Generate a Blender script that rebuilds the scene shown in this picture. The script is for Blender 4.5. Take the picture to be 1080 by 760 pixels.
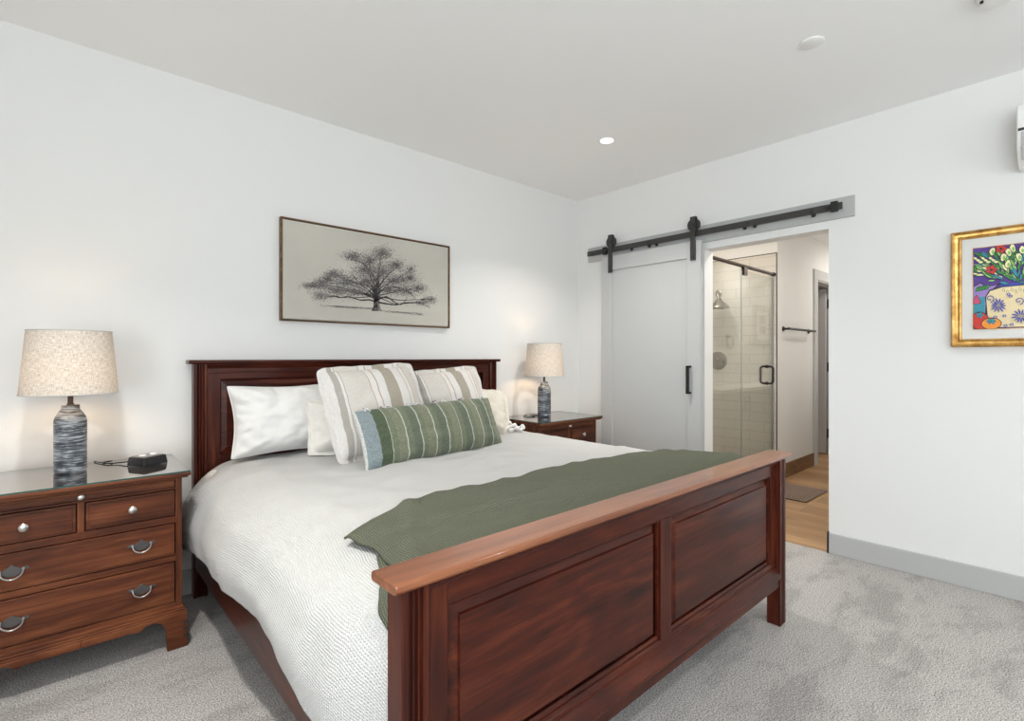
import bpy, bmesh, math, random
from mathutils import Vector, Matrix, Euler, noise
PI = math.pi
R = math.radians
random.seed(7)
S = bpy.context.scene
for o in list(bpy.data.objects):
    bpy.data.objects.remove(o)

# ------------------------------------------------------------------ camera
cd = bpy.data.cameras.new('camera')
cam = bpy.data.objects.new('camera', cd)
S.collection.objects.link(cam)
cam.location = (0, 0, 1.258)
cam.rotation_euler = (R(90), 0, -R(42.13))
cd.sensor_width = 36
cd.lens = 534 / 1080 * 36
cd.shift_y = -0.00324
cd.clip_start = 0.02
S.camera = cam

# ------------------------------------------------------------------ world, light, exposure
S.view_settings.view_transform = 'Standard'
S.view_settings.look = 'None'
S.view_settings.gamma = 1
S.view_settings.use_curve_mapping = False
S.view_settings.exposure = -0.08
W = bpy.data.worlds.new('sky')
S.world = W
W.use_nodes = True
bg = W.node_tree.nodes['Background']
bg.inputs[0].default_value = (0.86, 0.93, 1.0, 1)
bg.inputs[1].default_value = 2.2
S.cycles.max_bounces = 10
S.cycles.diffuse_bounces = 6
S.cycles.transparent_max_bounces = 12
S.cycles.sample_clamp_indirect = 6


def area(name, loc, rot, sx, sy, power, col=(1, 1, 1), spread=180):
    l = bpy.data.lights.new(name, 'AREA')
    l.shape = 'RECTANGLE'
    l.size = sx
    l.size_y = sy
    l.energy = power
    l.color = col
    l.spread = R(spread)
    o = bpy.data.objects.new(name, l)
    S.collection.objects.link(o)
    o.location = loc
    o.rotation_euler = rot
    return o


DAY = (0.90, 0.955, 1.0)
# daylight through the window in the left wall and the window behind the camera
area('daylight_window_left', (-1.95, -1.35, 1.35), (0, -R(108), 0), 1.7, 2.2, 114, DAY)
area('daylight_window_front', (0.9, -2.55, 1.6), (R(140), 0, 0), 3.4, 1.2, 30, DAY)


def downlight_or_fill(loc, power, col=(1, 0.96, 0.91), size=0.12, spread=150):
    l = bpy.data.lights.new('recessed_or_fill', 'AREA')
    l.shape = 'DISK'
    l.size = size
    l.energy = power
    l.color = col
    l.spread = R(spread)
    o = bpy.data.objects.new('recessed_or_fill', l)
    S.collection.objects.link(o)
    o.location = loc


for q in ((-0.05, 1.55, 22), (2.8, 2.13, 14), (0.0, -0.6, 12), (2.6, -0.6, 8)):  # far-bedside lamp has a fitting; the others are unseen fill added for brightness
    downlight_or_fill((q[0], q[1], 2.728), q[2], spread=115)
# bathroom ceiling lamps
downlight_or_fill((4.5, 1.35, 2.62), 19, (1, 0.95, 0.89), 0.3, 180)
downlight_or_fill((7.2, 1.25, 2.62), 16, (1, 0.95, 0.89), 0.3, 180)
downlight_or_fill((9.0, 1.45, 2.62), 14, (1, 0.95, 0.89), 0.3, 180)
downlight_or_fill((4.75, 2.55, 2.62), 9, (1, 0.90, 0.76), 0.12, 180)
downlight_or_fill((7.1, 3.6, 2.62), 7, (1, 0.92, 0.82), 0.2, 180)


# ------------------------------------------------------------------ material helpers
class NT:
    def __init__(self, name):
        self.m = bpy.data.materials.new(name)
        self.m.use_nodes = True
        self.t = self.m.node_tree
        self.t.nodes.clear()
        self.out = self.n('ShaderNodeOutputMaterial')

    def n(self, typ, **kw):
        nd = self.t.nodes.new(typ)
        for k, v in kw.items():
            if k.startswith('i_'):
                key = k[2:]
                nd.inputs[int(key) if key.isdigit() else key.replace('_', ' ')].default_value = v
            else:
                setattr(nd, k, v)
        return nd

    def l(self, a, b):
        self.t.links.new(a, b)

    def coord(self, kind='Object', scale=(1, 1, 1), rot=(0, 0, 0), loc=(0, 0, 0)):
        tc = self.n('ShaderNodeTexCoord')
        mp = self.n('ShaderNodeMapping')
        mp.inputs['Scale'].default_value = scale
        mp.inputs['Rotation'].default_value = rot
        mp.inputs['Location'].default_value = loc
        self.l(tc.outputs[kind], mp.inputs[0])
        return mp.outputs[0]

    def ramp(self, fac, stops, interp='LINEAR'):
        r = self.n('ShaderNodeValToRGB')
        r.color_ramp.interpolation = interp
        els = r.color_ramp.elements
        while len(els) > 1:
            els.remove(els[-1])
        els[0].position = stops[0][0]
        els[0].color = c4(stops[0][1])
        for p, c in stops[1:]:
            e = els.new(p)
            e.color = c4(c)
        self.l(fac, r.inputs[0])
        return r.outputs[0]

    def noise(self, vec, scale, detail=4, rough=0.55, dist=0):
        nd = self.n('ShaderNodeTexNoise')
        nd.inputs['Scale'].default_value = scale
        nd.inputs['Detail'].default_value = detail
        nd.inputs['Roughness'].default_value = rough
        nd.inputs['Distortion'].default_value = dist
        self.l(vec, nd.inputs['Vector'])
        return nd.outputs[0]

    def mix(self, fac, a, b, mode='MIX'):
        nd = self.n('ShaderNodeMix', data_type='RGBA', blend_type=mode)
        for s, v in ((0, fac), (6, a), (7, b)):
            if hasattr(v, 'is_linked') or hasattr(v, 'links'):
                self.l(v, nd.inputs[s])
            else:
                nd.inputs[s].default_value = v if s == 0 else c4(v)
        return nd.outputs[2]

    def math(self, op, a, b=0.0):
        nd = self.n('ShaderNodeMath', operation=op)
        for s, v in ((0, a), (1, b)):
            if hasattr(v, 'links'):
                self.l(v, nd.inputs[s])
            else:
                nd.inputs[s].default_value = v
        return nd.outputs[0]

    def bump(self, h, strength=0.3, dist=0.01, normal=None):
        b = self.n('ShaderNodeBump')
        b.inputs['Strength'].default_value = strength
        b.inputs['Distance'].default_value = dist
        self.l(h, b.inputs['Height'])
        if normal is not None:
            self.l(normal, b.inputs['Normal'])
        return b.outputs[0]

    def bsdf(self, col, rough=0.5, metal=0.0, normal=None, coat=0.0, coat_rough=0.15, spec=0.5, sheen=0.0):
        p = self.n('ShaderNodeBsdfPrincipled')
        for key, v in (('Base Color', col), ('Roughness', rough)):
            if hasattr(v, 'links'):
                self.l(v, p.inputs[key])
            else:
                p.inputs[key].default_value = c4(v) if key == 'Base Color' else v
        p.inputs['Metallic'].default_value = metal
        p.inputs['Coat Weight'].default_value = coat
        p.inputs['Coat Roughness'].default_value = coat_rough
        p.inputs['Specular IOR Level'].default_value = spec
        p.inputs['Sheen Weight'].default_value = sheen
        if normal is not None:
            self.l(normal, p.inputs['Normal'])
        self.l(p.outputs[0], self.out.inputs[0])
        return p


def c4(c):
    return tuple(c) if len(c) == 4 else (c[0], c[1], c[2], 1.0)


def plain(name, col, rough=0.5, metal=0.0, coat=0.0, var=0.0, vs=20, spec=0.5):
    t = NT(name)
    v = t.coord()
    nz = t.noise(v, vs, 3)
    c = t.mix(nz, [x * (1 - var) for x in col], [min(1, x * (1 + var)) for x in col])
    t.bsdf(c, rough, metal, coat=coat, spec=spec)
    return t.m


def paint(name, col, bumpy=0.08):
    t = NT(name)
    v = t.coord()
    nz = t.noise(v, 90, 4, 0.6)
    c = t.mix(nz, [x * 0.985 for x in col], col)
    t.bsdf(c, 0.75, normal=t.bump(nz, bumpy, 0.002), spec=0.3)
    return t.m


def wood(name, dark, mid, light, axis, rough=0.30, coat=0.05, scale=1.0, spec=0.22):
    t = NT(name)
    sc = [26 * scale] * 3
    sc['xyz'.index(axis)] = 1.5 * scale
    v = t.coord(scale=sc)
    big = [5.0] * 3
    big['xyz'.index(axis)] = 0.9
    v2 = t.coord(scale=big)
    n1 = t.noise(v, 1.0, 8, 0.68, 0.3)
    n2 = t.noise(v2, 1.0, 3, 0.5, 1.2)
    rings = t.math('FRACT', t.math('MULTIPLY', n2, 5.0))
    tri = t.math('ABSOLUTE', t.math('SUBTRACT', rings, 0.5))
    f = t.math('ADD', t.math('MULTIPLY', n1, 0.80), t.math('MULTIPLY', tri, 0.24))
    f = t.math('ADD', f, t.math('MULTIPLY', n2, 0.18))
    c = t.ramp(f, ((0.34, dark), (0.55, mid), (0.78, light)))
    fine = [150 * scale] * 3
    fine['xyz'.index(axis)] = 6 * scale
    nf = t.noise(t.coord(scale=fine), 1.0, 3, 0.6)
    c = t.mix(t.math('MULTIPLY', t.math('GREATER_THAN', nf, 0.60), 0.35), c, dark)
    t.bsdf(c, rough, normal=t.bump(n1, 0.08, 0.002), coat=coat, coat_rough=0.12, spec=spec)
    return t.m


CH_D, CH_M, CH_L = (0.013, 0.0035, 0.0025), (0.058, 0.0105, 0.0052), (0.135, 0.030, 0.0115)
M = {}
M['cherry_x'] = wood('cherry_x', CH_D, CH_M, CH_L, 'x')
M['cherry_y'] = wood('cherry_y', CH_D, CH_M, CH_L, 'y')
M['cherry_z'] = wood('cherry_z', CH_D, CH_M, CH_L, 'z')
M['cap'] = wood('cherry_cap_lit', (0.13, 0.040, 0.016), (0.25, 0.085, 0.034), (0.35, 0.14, 0.060), 'x', 0.30, 0.45, 1.0, 0.5)  # lighter copy of the cherry: light falling on the cap put into its colour
OK_D, OK_M, OK_L = (0.022, 0.0065, 0.0035), (0.105, 0.029, 0.0115), (0.235, 0.078, 0.029)
M['oak_x'] = wood('oak_x', OK_D, OK_M, OK_L, 'x', 0.38, 0.08, 0.8)
M['oak_z'] = wood('oak_z', OK_D, OK_M, OK_L, 'z', 0.38, 0.08, 0.8)
M['oak_y'] = wood('oak_y', OK_D, OK_M, OK_L, 'y', 0.38, 0.08, 0.8)
M['wall'] = paint('wall_paint', (0.775, 0.77, 0.755))
M['ceiling'] = paint('ceiling_paint', (0.90, 0.895, 0.885))
M['bath_wall'] = paint('bath_wall_paint', (0.74, 0.735, 0.715))
M['trim_grey'] = paint('trim_grey', (0.46, 0.46, 0.455), 0.02)
M['door_paint'] = paint('door_paint', (0.49, 0.495, 0.49), 0.02)
M['black'] = plain('black_metal', (0.022, 0.021, 0.020), 0.45, 0.3, var=0.1)
M['track'] = plain('track_steel', (0.05, 0.048, 0.045), 0.5, 0.3, var=0.15)
M['black_plastic'] = plain('black_plastic', (0.014, 0.014, 0.016), 0.25, var=0.1)
M['white_plastic'] = plain('white_plastic', (0.82, 0.81, 0.79), 0.4, var=0.02)
M['bronze'] = plain('bronze', (0.05, 0.032, 0.022), 0.35, 0.6, var=0.2)
M['nickel'] = plain('brushed_nickel', (0.62, 0.61, 0.58), 0.28, 1.0, var=0.05)
M['chrome'] = plain('chrome', (0.30, 0.28, 0.25), 0.35, 1.0, var=0.03)
M['dark_gap'] = plain('gap_shade', (0.012, 0.006, 0.004), 0.7)  # shade between the drawers, put in as a near-black colour
M['dark_mark'] = plain('dark_joint', (0.02, 0.010, 0.007), 0.5)


def carpet_mat():
    t = NT('carpet')
    v = t.coord()
    fine = t.noise(v, 185, 2, 0.8)
    mid = t.noise(v, 60, 3, 0.6)
    big = t.noise(t.coord(scale=(1.0, 2.4, 1), rot=(0, 0, 0.9)), 2.2, 6, 0.72, 0.4)
    c = t.ramp(fine, ((0.36, (0.14, 0.132, 0.125)), (0.5, (0.40, 0.378, 0.36)), (0.64, (0.67, 0.645, 0.62))))
    c2 = t.mix(t.ramp(big, ((0.42, (0.86, 0.86, 0.86)), (0.58, (1.05, 1.05, 1.05)))), (0, 0, 0), (1, 1, 1))
    c = t.mix(1.0, c, t.ramp(big, ((0.40, (0.78, 0.78, 0.78)), (0.52, (1, 1, 1)))), 'MULTIPLY')
    h = t.math('ADD', fine, t.math('MULTIPLY', mid, 0.6))
    t.bsdf(c, 0.95, normal=t.bump(h, 0.35, 0.005), spec=0.1, sheen=0.1)
    return t.m


M['carpet'] = carpet_mat()


def brick(name, axes, bw, rh, off, cols, mortar, msize, rough, rot=None, bumpd=0.15):
    t = NT(name)
    tc = t.n('ShaderNodeTexCoord')
    sep = t.n('ShaderNodeSeparateXYZ')
    t.l(tc.outputs['Object'], sep.inputs[0])
    comb = t.n('ShaderNodeCombineXYZ')
    t.l(t.math('ADD', sep.outputs['XYZ'.index(axes[0])], off[0]), comb.inputs[0])
    t.l(t.math('ADD', sep.outputs['XYZ'.index(axes[1])], off[1]), comb.inputs[1])
    b = t.n('ShaderNodeTexBrick')
    b.inputs['Scale'].default_value = 1
    b.inputs['Brick Width'].default_value = bw
    b.inputs['Row Height'].default_value = rh
    b.inputs['Mortar Size'].default_value = msize
    b.inputs['Mortar Smooth'].default_value = 0.2
    b.inputs['Color1'].default_value = c4(cols[0])
    b.inputs['Color2'].default_value = c4(cols[1])
    b.inputs['Mortar'].default_value = c4(mortar)
    t.l(comb.outputs[0], b.inputs['Vector'])
    return t, b, comb.outputs[0]


t, b, v = brick('shower_tile', 'YZ', 0.29, 0.1007, (0.03, 1.0 - 0.0717 + 0.0), ((0.62, 0.585, 0.525), (0.59, 0.555, 0.50)), (0.40, 0.375, 0.335), 0.0022, 0.2)
t.bsdf(b.outputs['Color'], 0.18, normal=t.bump(b.outputs['Fac'], -0.3, 0.003))
M['tile_yz'] = t.m
t, b, v = brick('shower_tile_side', 'XZ', 0.29, 0.1007, (0.0, 1.0 - 0.0717), ((0.62, 0.585, 0.525), (0.59, 0.555, 0.50)), (0.40, 0.375, 0.335), 0.0022, 0.2)
t.bsdf(b.outputs['Color'], 0.18, normal=t.bump(b.outputs['Fac'], -0.3, 0.003))
M['tile_xz'] = t.m
t, b, v = brick('wood_plank_tile', 'YX', 0.9, 0.2, (3.0, 0.06), ((0.30, 0.175, 0.082), (0.44, 0.27, 0.135)), (0.17, 0.12, 0.08), 0.003, 0.3)
g = t.noise(t.coord(scale=(18, 1.6, 1)), 1.0, 5, 0.6, 0.7)
c = t.mix(0.85, b.outputs['Color'], t.ramp(g, ((0.3, (0.62, 0.52, 0.42)), (0.7, (1.15, 1.15, 1.12)))), 'MULTIPLY')
t.bsdf(c, 0.38, normal=t.bump(b.outputs['Fac'], -0.25, 0.003))
M['plank'] = t.m
M['plank_base'] = wood('plank_base', (0.10, 0.05, 0.022), (0.20, 0.105, 0.045), (0.30, 0.17, 0.08), 'x', 0.4, 0.0, 0.8)


def fabric(name, col, wave=0.0, wscale=60, nscale=300, var=0.06, bumpst=0.25, coord='Object', dist=0.002, cross=True, sheen=0.15):
    t = NT(name)
    v = t.coord(coord)
    nz = t.noise(v, nscale, 3, 0.7)
    soft = t.noise(v, 9, 3)
    h = nz
    if wave:
        w1 = t.n('ShaderNodeTexWave', wave_type='BANDS', bands_direction='X')
        w1.inputs['Scale'].default_value = wscale
        w1.inputs['Distortion'].default_value = 1.2
        w1.inputs['Detail'].default_value = 1
        t.l(v, w1.inputs['Vector'])
        h = w1.outputs['Fac']
        if cross:
            w2 = t.n('ShaderNodeTexWave', wave_type='BANDS', bands_direction='Y')
            w2.inputs['Scale'].default_value = wscale
            w2.inputs['Distortion'].default_value = 1.2
            w2.inputs['Detail'].default_value = 1
            t.l(v, w2.inputs['Vector'])
            h = t.math('MULTIPLY', h, w2.outputs['Fac'])
        h = t.math('ADD', t.math('MULTIPLY', h, wave), t.math('MULTIPLY', nz, 0.4))
    c = t.mix(h, [x * (1 - var) for x in col], [min(1, x * (1 + var)) for x in col])
    c = t.mix(t.math('MULTIPLY', soft, 0.25), c, [x * 0.93 for x in col])
    t.bsdf(c, 0.9, normal=t.bump(h, bumpst, dist), spec=0.12, sheen=sheen)
    return t.m


M['duvet'] = fabric('duvet_waffle', (0.62, 0.615, 0.60), 1.0, 42, 200, 0.10, 0.9, 'UV', 0.005)
M['white_linen'] = fabric('white_linen', (0.76, 0.75, 0.73), 0, 0, 60, 0.02, 0.15)
M['cream_texture'] = fabric('cream_texture', (0.76, 0.74, 0.69), 1.0, 50, 260, 0.05, 0.5)
M['cream'] = fabric('cream_cotton', (0.67, 0.625, 0.54), 0, 0, 90, 0.03, 0.2)
M['throw'] = fabric('green_knit', (0.185, 0.196, 0.142), 1.0, 40, 160, 0.75, 1.0, 'UV', 0.006, sheen=0.0)
M['throw_edge'] = fabric('green_knit_edge', (0.085, 0.105, 0.065), 0, 0, 200, 0.2, 0.5)
M['mattress'] = fabric('mattress_ticking', (0.7, 0.69, 0.66), 0, 0, 100, 0.04, 0.2)
M['mat_brown'] = fabric('brown_chenille', (0.25, 0.17, 0.13), 1.0, 16, 70, 0.8, 1.0, 'Object', 0.01)


def striped(name, stops, base_noise=0.13, weave=150):
    t = NT(name)
    tc = t.n('ShaderNodeTexCoord')
    sep = t.n('ShaderNodeSeparateXYZ')
    t.l(tc.outputs['UV'], sep.inputs[0])
    st = []
    for a, col in stops:
        st.append((a, col))
    c = None
    # colour ramps hold 32 stops, enough for each pillow
    c = t.ramp(sep.outputs[0], st, 'CONSTANT')
    v = t.coord('UV')
    w = t.noise(t.coord('UV', scale=(weave, weave * 0.25, 1)), 1.0, 2, 0.7)
    w2 = t.noise(t.coord('UV', scale=(weave * 0.3, weave, 1)), 1.0, 2, 0.7)
    ww = t.math('ADD', t.math('MULTIPLY', w, 0.5), t.math('MULTIPLY', w2, 0.5))
    c = t.mix(1.0, c, t.ramp(ww, ((0.38, [1 - base_noise * 1.8] * 3), (0.62, [1 + base_noise * 0.6] * 3))), 'MULTIPLY')
    t.bsdf(c, 0.92, normal=t.bump(ww, 0.35, 0.002), spec=0.1, sheen=0.15)
    return t.m


LIN = (0.60, 0.565, 0.52)
LINW = (0.68, 0.655, 0.63)
TAU = (0.37, 0.33, 0.27)
RUS = (0.46, 0.34, 0.27)
GRY = (0.40, 0.375, 0.34)
M['euro'] = striped('striped_linen', [
    (0, LINW), (0.105, GRY), (0.155, LINW), (0.175, GRY), (0.182, LIN), (0.40, RUS), (0.409, LINW), (0.46, RUS), (0.469, LINW),
    (0.545, TAU), (0.665, LINW), (0.76, RUS), (0.769, LINW), (0.81, RUS), (0.819, LIN), (0.93, LINW)], 0.07)
GR1, GR2, GR3, GW = (0.165, 0.185, 0.125), (0.125, 0.148, 0.108), (0.20, 0.215, 0.15), (0.44, 0.46, 0.40)
gs = [(0, (0.60, 0.60, 0.58)), (0.008, (0.24, 0.285, 0.30)), (0.085, (0.085, 0.11, 0.068))]
for k in range(9):
    a = 0.145 + k * 0.093
    gs += [(a, GW), (a + 0.007, GR1), (a + 0.040, GR2 if k % 2 else GR3)]
M['green_stripe'] = striped('green_striped_cotton', gs[:32], 0.20, 130)


def glass_mat(name, tint, pw=4.4):
    t = NT(name)
    geo = t.n('ShaderNodeNewGeometry')
    dot = t.n('ShaderNodeVectorMath', operation='DOT_PRODUCT')
    t.l(geo.outputs['Normal'], dot.inputs[0])
    t.l(geo.outputs['Incoming'], dot.inputs[1])
    c = t.math('SUBTRACT', 1.0, t.math('ABSOLUTE', dot.outputs['Value']))
    f = t.math('ADD', t.math('MULTIPLY', t.math('POWER', c, pw), 0.94), 0.05)
    tr = t.n('ShaderNodeBsdfTransparent')
    tr.inputs[0].default_value = c4(tint)
    gl = t.n('ShaderNodeBsdfGlossy')
    gl.inputs['Roughness'].default_value = 0.02
    mx = t.n('ShaderNodeMixShader')
    t.l(f, mx.inputs[0])
    t.l(tr.outputs[0], mx.inputs[1])
    t.l(gl.outputs[0], mx.inputs[2])
    t.l(mx.outputs[0], t.out.inputs[0])
    return t.m


M['glass'] = glass_mat('clear_glass', (0.97, 0.985, 0.975))
M['glass_table'] = glass_mat('table_glass', (0.97, 0.985, 0.975), 2.0)
M['glass_edge'] = plain('glass_edge', (0.015, 0.075, 0.06), 0.15)
M['glass_edge_light'] = plain('glass_edge_light', (0.36, 0.38, 0.37), 0.15)


def shade_mat():
    t = NT('lamp_linen')
    tc = t.coord('UV', scale=(330, 14, 1))
    tc2 = t.coord('UV', scale=(40, 110, 1))
    n1 = t.noise(tc, 1.0, 3, 0.7)
    n2 = t.noise(tc2, 1.0, 3, 0.7)
    w = t.math('ADD', t.math('MULTIPLY', n1, 0.5), t.math('MULTIPLY', n2, 0.5))
    c = t.ramp(w, ((0.36, (0.34, 0.29, 0.25)), (0.5, (0.58, 0.53, 0.475)), (0.62, (0.76, 0.71, 0.65))))
    d = t.n('ShaderNodeBsdfDiffuse')
    tl = t.n('ShaderNodeBsdfTranslucent')
    t.l(c, d.inputs[0])
    t.l(c, tl.inputs[0])
    mx = t.n('ShaderNodeMixShader')
    mx.inputs[0].default_value = 0.09
    t.l(d.outputs[0], mx.inputs[1])
    t.l(tl.outputs[0], mx.inputs[2])
    t.l(mx.outputs[0], t.out.inputs[0])
    return t.m


M['shade'] = shade_mat()


def emit(name, col, st):
    t = NT(name)
    e = t.n('ShaderNodeEmission')
    e.inputs[0].default_value = c4(col)
    e.inputs[1].default_value = st
    t.l(e.outputs[0], t.out.inputs[0])
    return t.m


M['bulb'] = emit('warm_bulb', (1, 0.70, 0.41), 62)
M['lens'] = emit('downlight_lens', (1, 0.96, 0.9), 3.0)


def ceramic():
    t = NT('brushed_ceramic')
    v = t.coord(scale=(14, 14, 260))
    n1 = t.noise(v, 1.0, 5, 0.7, 0.3)
    n2 = t.noise(t.coord(scale=(14, 14, 22)), 1.0, 3, 0.6)
    f = t.math('ADD', t.math('MULTIPLY', n1, 0.7), t.math('MULTIPLY', n2, 0.3))
    c = t.ramp(f, ((0.42, (0.012, 0.015, 0.022)), (0.50, (0.085, 0.10, 0.12)), (0.57, (0.42, 0.45, 0.48))))
    t.bsdf(c, 0.35, normal=t.bump(n1, 0.5, 0.003), coat=0.2)
    return t.m


M['ceramic'] = ceramic()


def gold():
    t = NT('gilded_wood')
    v = t.coord(scale=(6, 6, 6))
    n1 = t.noise(v, 3.0, 5, 0.7, 0.5)
    c = t.ramp(n1, ((0.3, (0.28, 0.12, 0.03)), (0.5, (0.55, 0.30, 0.08)), (0.75, (0.78, 0.52, 0.20))))
    t.bsdf(c, 0.32, 0.75, normal=t.bump(n1, 0.1, 0.003))
    return t.m


M['gold'] = gold()
M['frame_brown'] = wood('frame_brown', (0.05, 0.026, 0.012), (0.13, 0.065, 0.026), (0.28, 0.15, 0.06), 'x', 0.4, 0.1, 1.5)
t = NT('canvas')
v = t.coord()
n0 = t.noise(v, 2.2, 3, 0.5)
n1 = t.noise(v, 500, 2, 0.6)
c = t.ramp(n0, ((0.35, (0.50, 0.475, 0.42)), (0.7, (0.56, 0.53, 0.47))))
t.bsdf(c, 0.8, normal=t.bump(n1, 0.2, 0.001), spec=0.2)
M['canvas'] = t.m
M['ink'] = plain('ink', (0.035, 0.030, 0.032), 0.8)
M['ink_soft'] = plain('ink_soft', (0.17, 0.155, 0.15), 0.8)
M['ink_pale'] = plain('ink_pale', (0.33, 0.31, 0.29), 0.8)
M['matboard'] = plain('matboard', (0.70, 0.69, 0.66), 0.8, var=0.01)
for nm, col in (('violet', (0.085, 0.035, 0.26)), ('leafgreen', (0.035, 0.25, 0.045)), ('lightgreen', (0.24, 0.50, 0.14)), ('redp', (0.55, 0.03, 0.02)),
                ('creamp', (0.78, 0.64, 0.38)), ('bluep', (0.035, 0.06, 0.36)), ('teal', (0.03, 0.26, 0.35)), ('orangep', (0.80, 0.28, 0.03)),
                ('paleyellow', (0.80, 0.76, 0.42)), ('blackp', (0.012, 0.012, 0.02)), ('pinkp', (0.55, 0.07, 0.16)), ('lavender', (0.30, 0.20, 0.50))):
    M[nm] = plain('paint_' + nm, col, 0.5, var=0.12, vs=60)

# ------------------------------------------------------------------ mesh helpers
ORG = {}


def nb():
    return bmesh.new()


def box(bm, x0, x1, y0, y1, z0, z1, mi=0):
    vs = [bm.verts.new(p) for p in ((x0, y0, z0), (x1, y0, z0), (x1, y1, z0), (x0, y1, z0), (x0, y0, z1), (x1, y0, z1), (x1, y1, z1), (x0, y1, z1))]
    for f in ((3, 2, 1, 0), (4, 5, 6, 7), (0, 1, 5, 4), (1, 2, 6, 5), (2, 3, 7, 6), (3, 0, 4, 7)):
        fc = bm.faces.new([vs[i] for i in f])
        fc.material_index = mi
    return bm


def prism(bm, pts, axis, a, b, mi=0):
    """pts: closed outline in the two other axes (in xyz order); extruded a..b along axis"""
    def P(p, h):
        if axis == 'x':
            return (h, p[0], p[1])
        if axis == 'y':
            return (p[0], h, p[1])
        return (p[0], p[1], h)
    A = [bm.verts.new(P(p, a)) for p in pts]
    Bv = [bm.verts.new(P(p, b)) for p in pts]
    n = len(pts)
    fs = [bm.faces.new(A), bm.faces.new(Bv[::-1])]
    for i in range(n):
        fs.append(bm.faces.new((A[i], Bv[i], Bv[(i + 1) % n], A[(i + 1) % n])))
    for f in fs:
        f.material_index = mi
    return bm


def lathe(bm, prof, c=(0, 0, 0), seg=40, axis='z', mi=0):
    rings = []
    for r, h in prof:
        ring = []
        if r < 1e-6:
            ring = [None]
        for k in range(seg):
            a = 2 * PI * k / seg
            x, y = r * math.cos(a), r * math.sin(a)
            p = {'z': (x, y, h), 'x': (h, x, y), 'y': (x, h, y)}[axis]
            if r < 1e-6:
                ring = [bm.verts.new((p[0] + c[0], p[1] + c[1], p[2] + c[2]))]
                break
            ring.append(bm.verts.new((p[0] + c[0], p[1] + c[1], p[2] + c[2])))
        rings.append(ring)
    for A, Bq in zip(rings, rings[1:]):
        for k in range(seg):
            a0, a1 = A[k % len(A)], A[(k + 1) % len(A)]
            b0, b1 = Bq[k % len(Bq)], Bq[(k + 1) % len(Bq)]
            vs = []
            for q in (a0, a1, b1, b0):
                if q not in vs:
                    vs.append(q)
            if len(vs) >= 3:
                f = bm.faces.new(vs)
                f.material_index = mi
    return bm


def tube(bm, pts, r, seg=10, mi=0, caps=True, r_list=None):
    pts = [Vector(p) for p in pts]
    rings = []
    up = None
    for i, p in enumerate(pts):
        d = (pts[min(i + 1, len(pts) - 1)] - pts[max(i - 1, 0)]).normalized()
        if up is None:
            up = d.orthogonal().normalized()
        else:
            up = (up - d * up.dot(d)).normalized()
        sd = d.cross(up)
        rr = r_list[i] if r_list else r
        rings.append([bm.verts.new(p + up * rr * math.cos(2 * PI * k / seg) + sd * rr * math.sin(2 * PI * k / seg)) for k in range(seg)])
    for A, Bq in zip(rings, rings[1:]):
        for k in range(seg):
            f = bm.faces.new((A[k], A[(k + 1) % seg], Bq[(k + 1) % seg], Bq[k]))
            f.material_index = mi
    if caps:
        for q in (rings[0][::-1], rings[-1]):
            f = bm.faces.new(q)
            f.material_index = mi
    return bm


def smooth_path(pts, n=6):
    P = [Vector(p) for p in pts]
    out = []
    for i in range(len(P) - 1):
        p0, p1, p2, p3 = P[max(i - 1, 0)], P[i], P[i + 1], P[min(i + 2, len(P) - 1)]
        for k in range(n):
            t_ = k / n
            out.append(0.5 * ((2 * p1) + (p2 - p0) * t_ + (2 * p0 - 5 * p1 + 4 * p2 - p3) * t_ ** 2 + (3 * p1 - p0 - 3 * p2 + p3) * t_ ** 3))
    out.append(P[-1])
    return out


def obj(name, bm, mats, parent=None, bevel=0.0, smooth=False, seg=2, sharp=35):
    if not isinstance(mats, (list, tuple)):
        mats = [mats]
    bmesh.ops.recalc_face_normals(bm, faces=bm.faces[:])
    if parent is not None and parent.name in ORG:
        off = Vector(ORG[parent.name])
        for v_ in bm.verts:
            v_.co -= off
    me = bpy.data.meshes.new(name)
    bm.to_mesh(me)
    bm.free()
    for m_ in mats:
        me.materials.append(M[m_] if isinstance(m_, str) else m_)
    if smooth:
        for p in me.polygons:
            p.use_smooth = True
        me.set_sharp_from_angle(angle=R(sharp))
    o = bpy.data.objects.new(name, me)
    S.collection.objects.link(o)
    if parent is not None:
        o.parent = parent
        if parent.name in ORG:
            ORG[o.name] = ORG[parent.name]
    if bevel:
        md = o.modifiers.new('bevel', 'BEVEL')
        md.width = bevel
        md.segments = seg
        md.limit_method = 'ANGLE'
        md.angle_limit = R(40)
    return o


def thing(name, label, cat, loc=(0, 0, 0), group=None):
    """Empty at the base; its parts are modelled in room coordinates and shifted to it"""
    o = bpy.data.objects.new(name, None)
    S.collection.objects.link(o)
    o.location = loc
    o.empty_display_size = 0.05
    ORG[o.name] = tuple(loc)
    o['label'] = label
    o['category'] = cat
    if group:
        o['group'] = group
    return o


def tag(o, label, cat, group=None):
    o['label'] = label
    o['category'] = cat
    if group:
        o['group'] = group
    return o


def struct(name, bm, mats, **kw):
    o = obj(name, bm, mats, **kw)
    o['kind'] = 'structure'
    return o


def copy_tree(o, parent=None):
    c_ = o.copy()
    S.collection.objects.link(c_)
    c_.parent = parent
    for ch in list(o.children):
        copy_tree(ch, c_)
    return c_


def sm(a, b, x):
    t_ = max(0, min(1, (x - a) / (b - a)))
    return t_ * t_ * (3 - 2 * t_)


def lerp_pts(pts, x):
    if x <= pts[0][0]:
        return pts[0][1]
    for (a, va), (b_, vb) in zip(pts, pts[1:]):
        if x <= b_:
            return va + (vb - va) * (x - a) / (b_ - a)
    return pts[-1][1]


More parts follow.
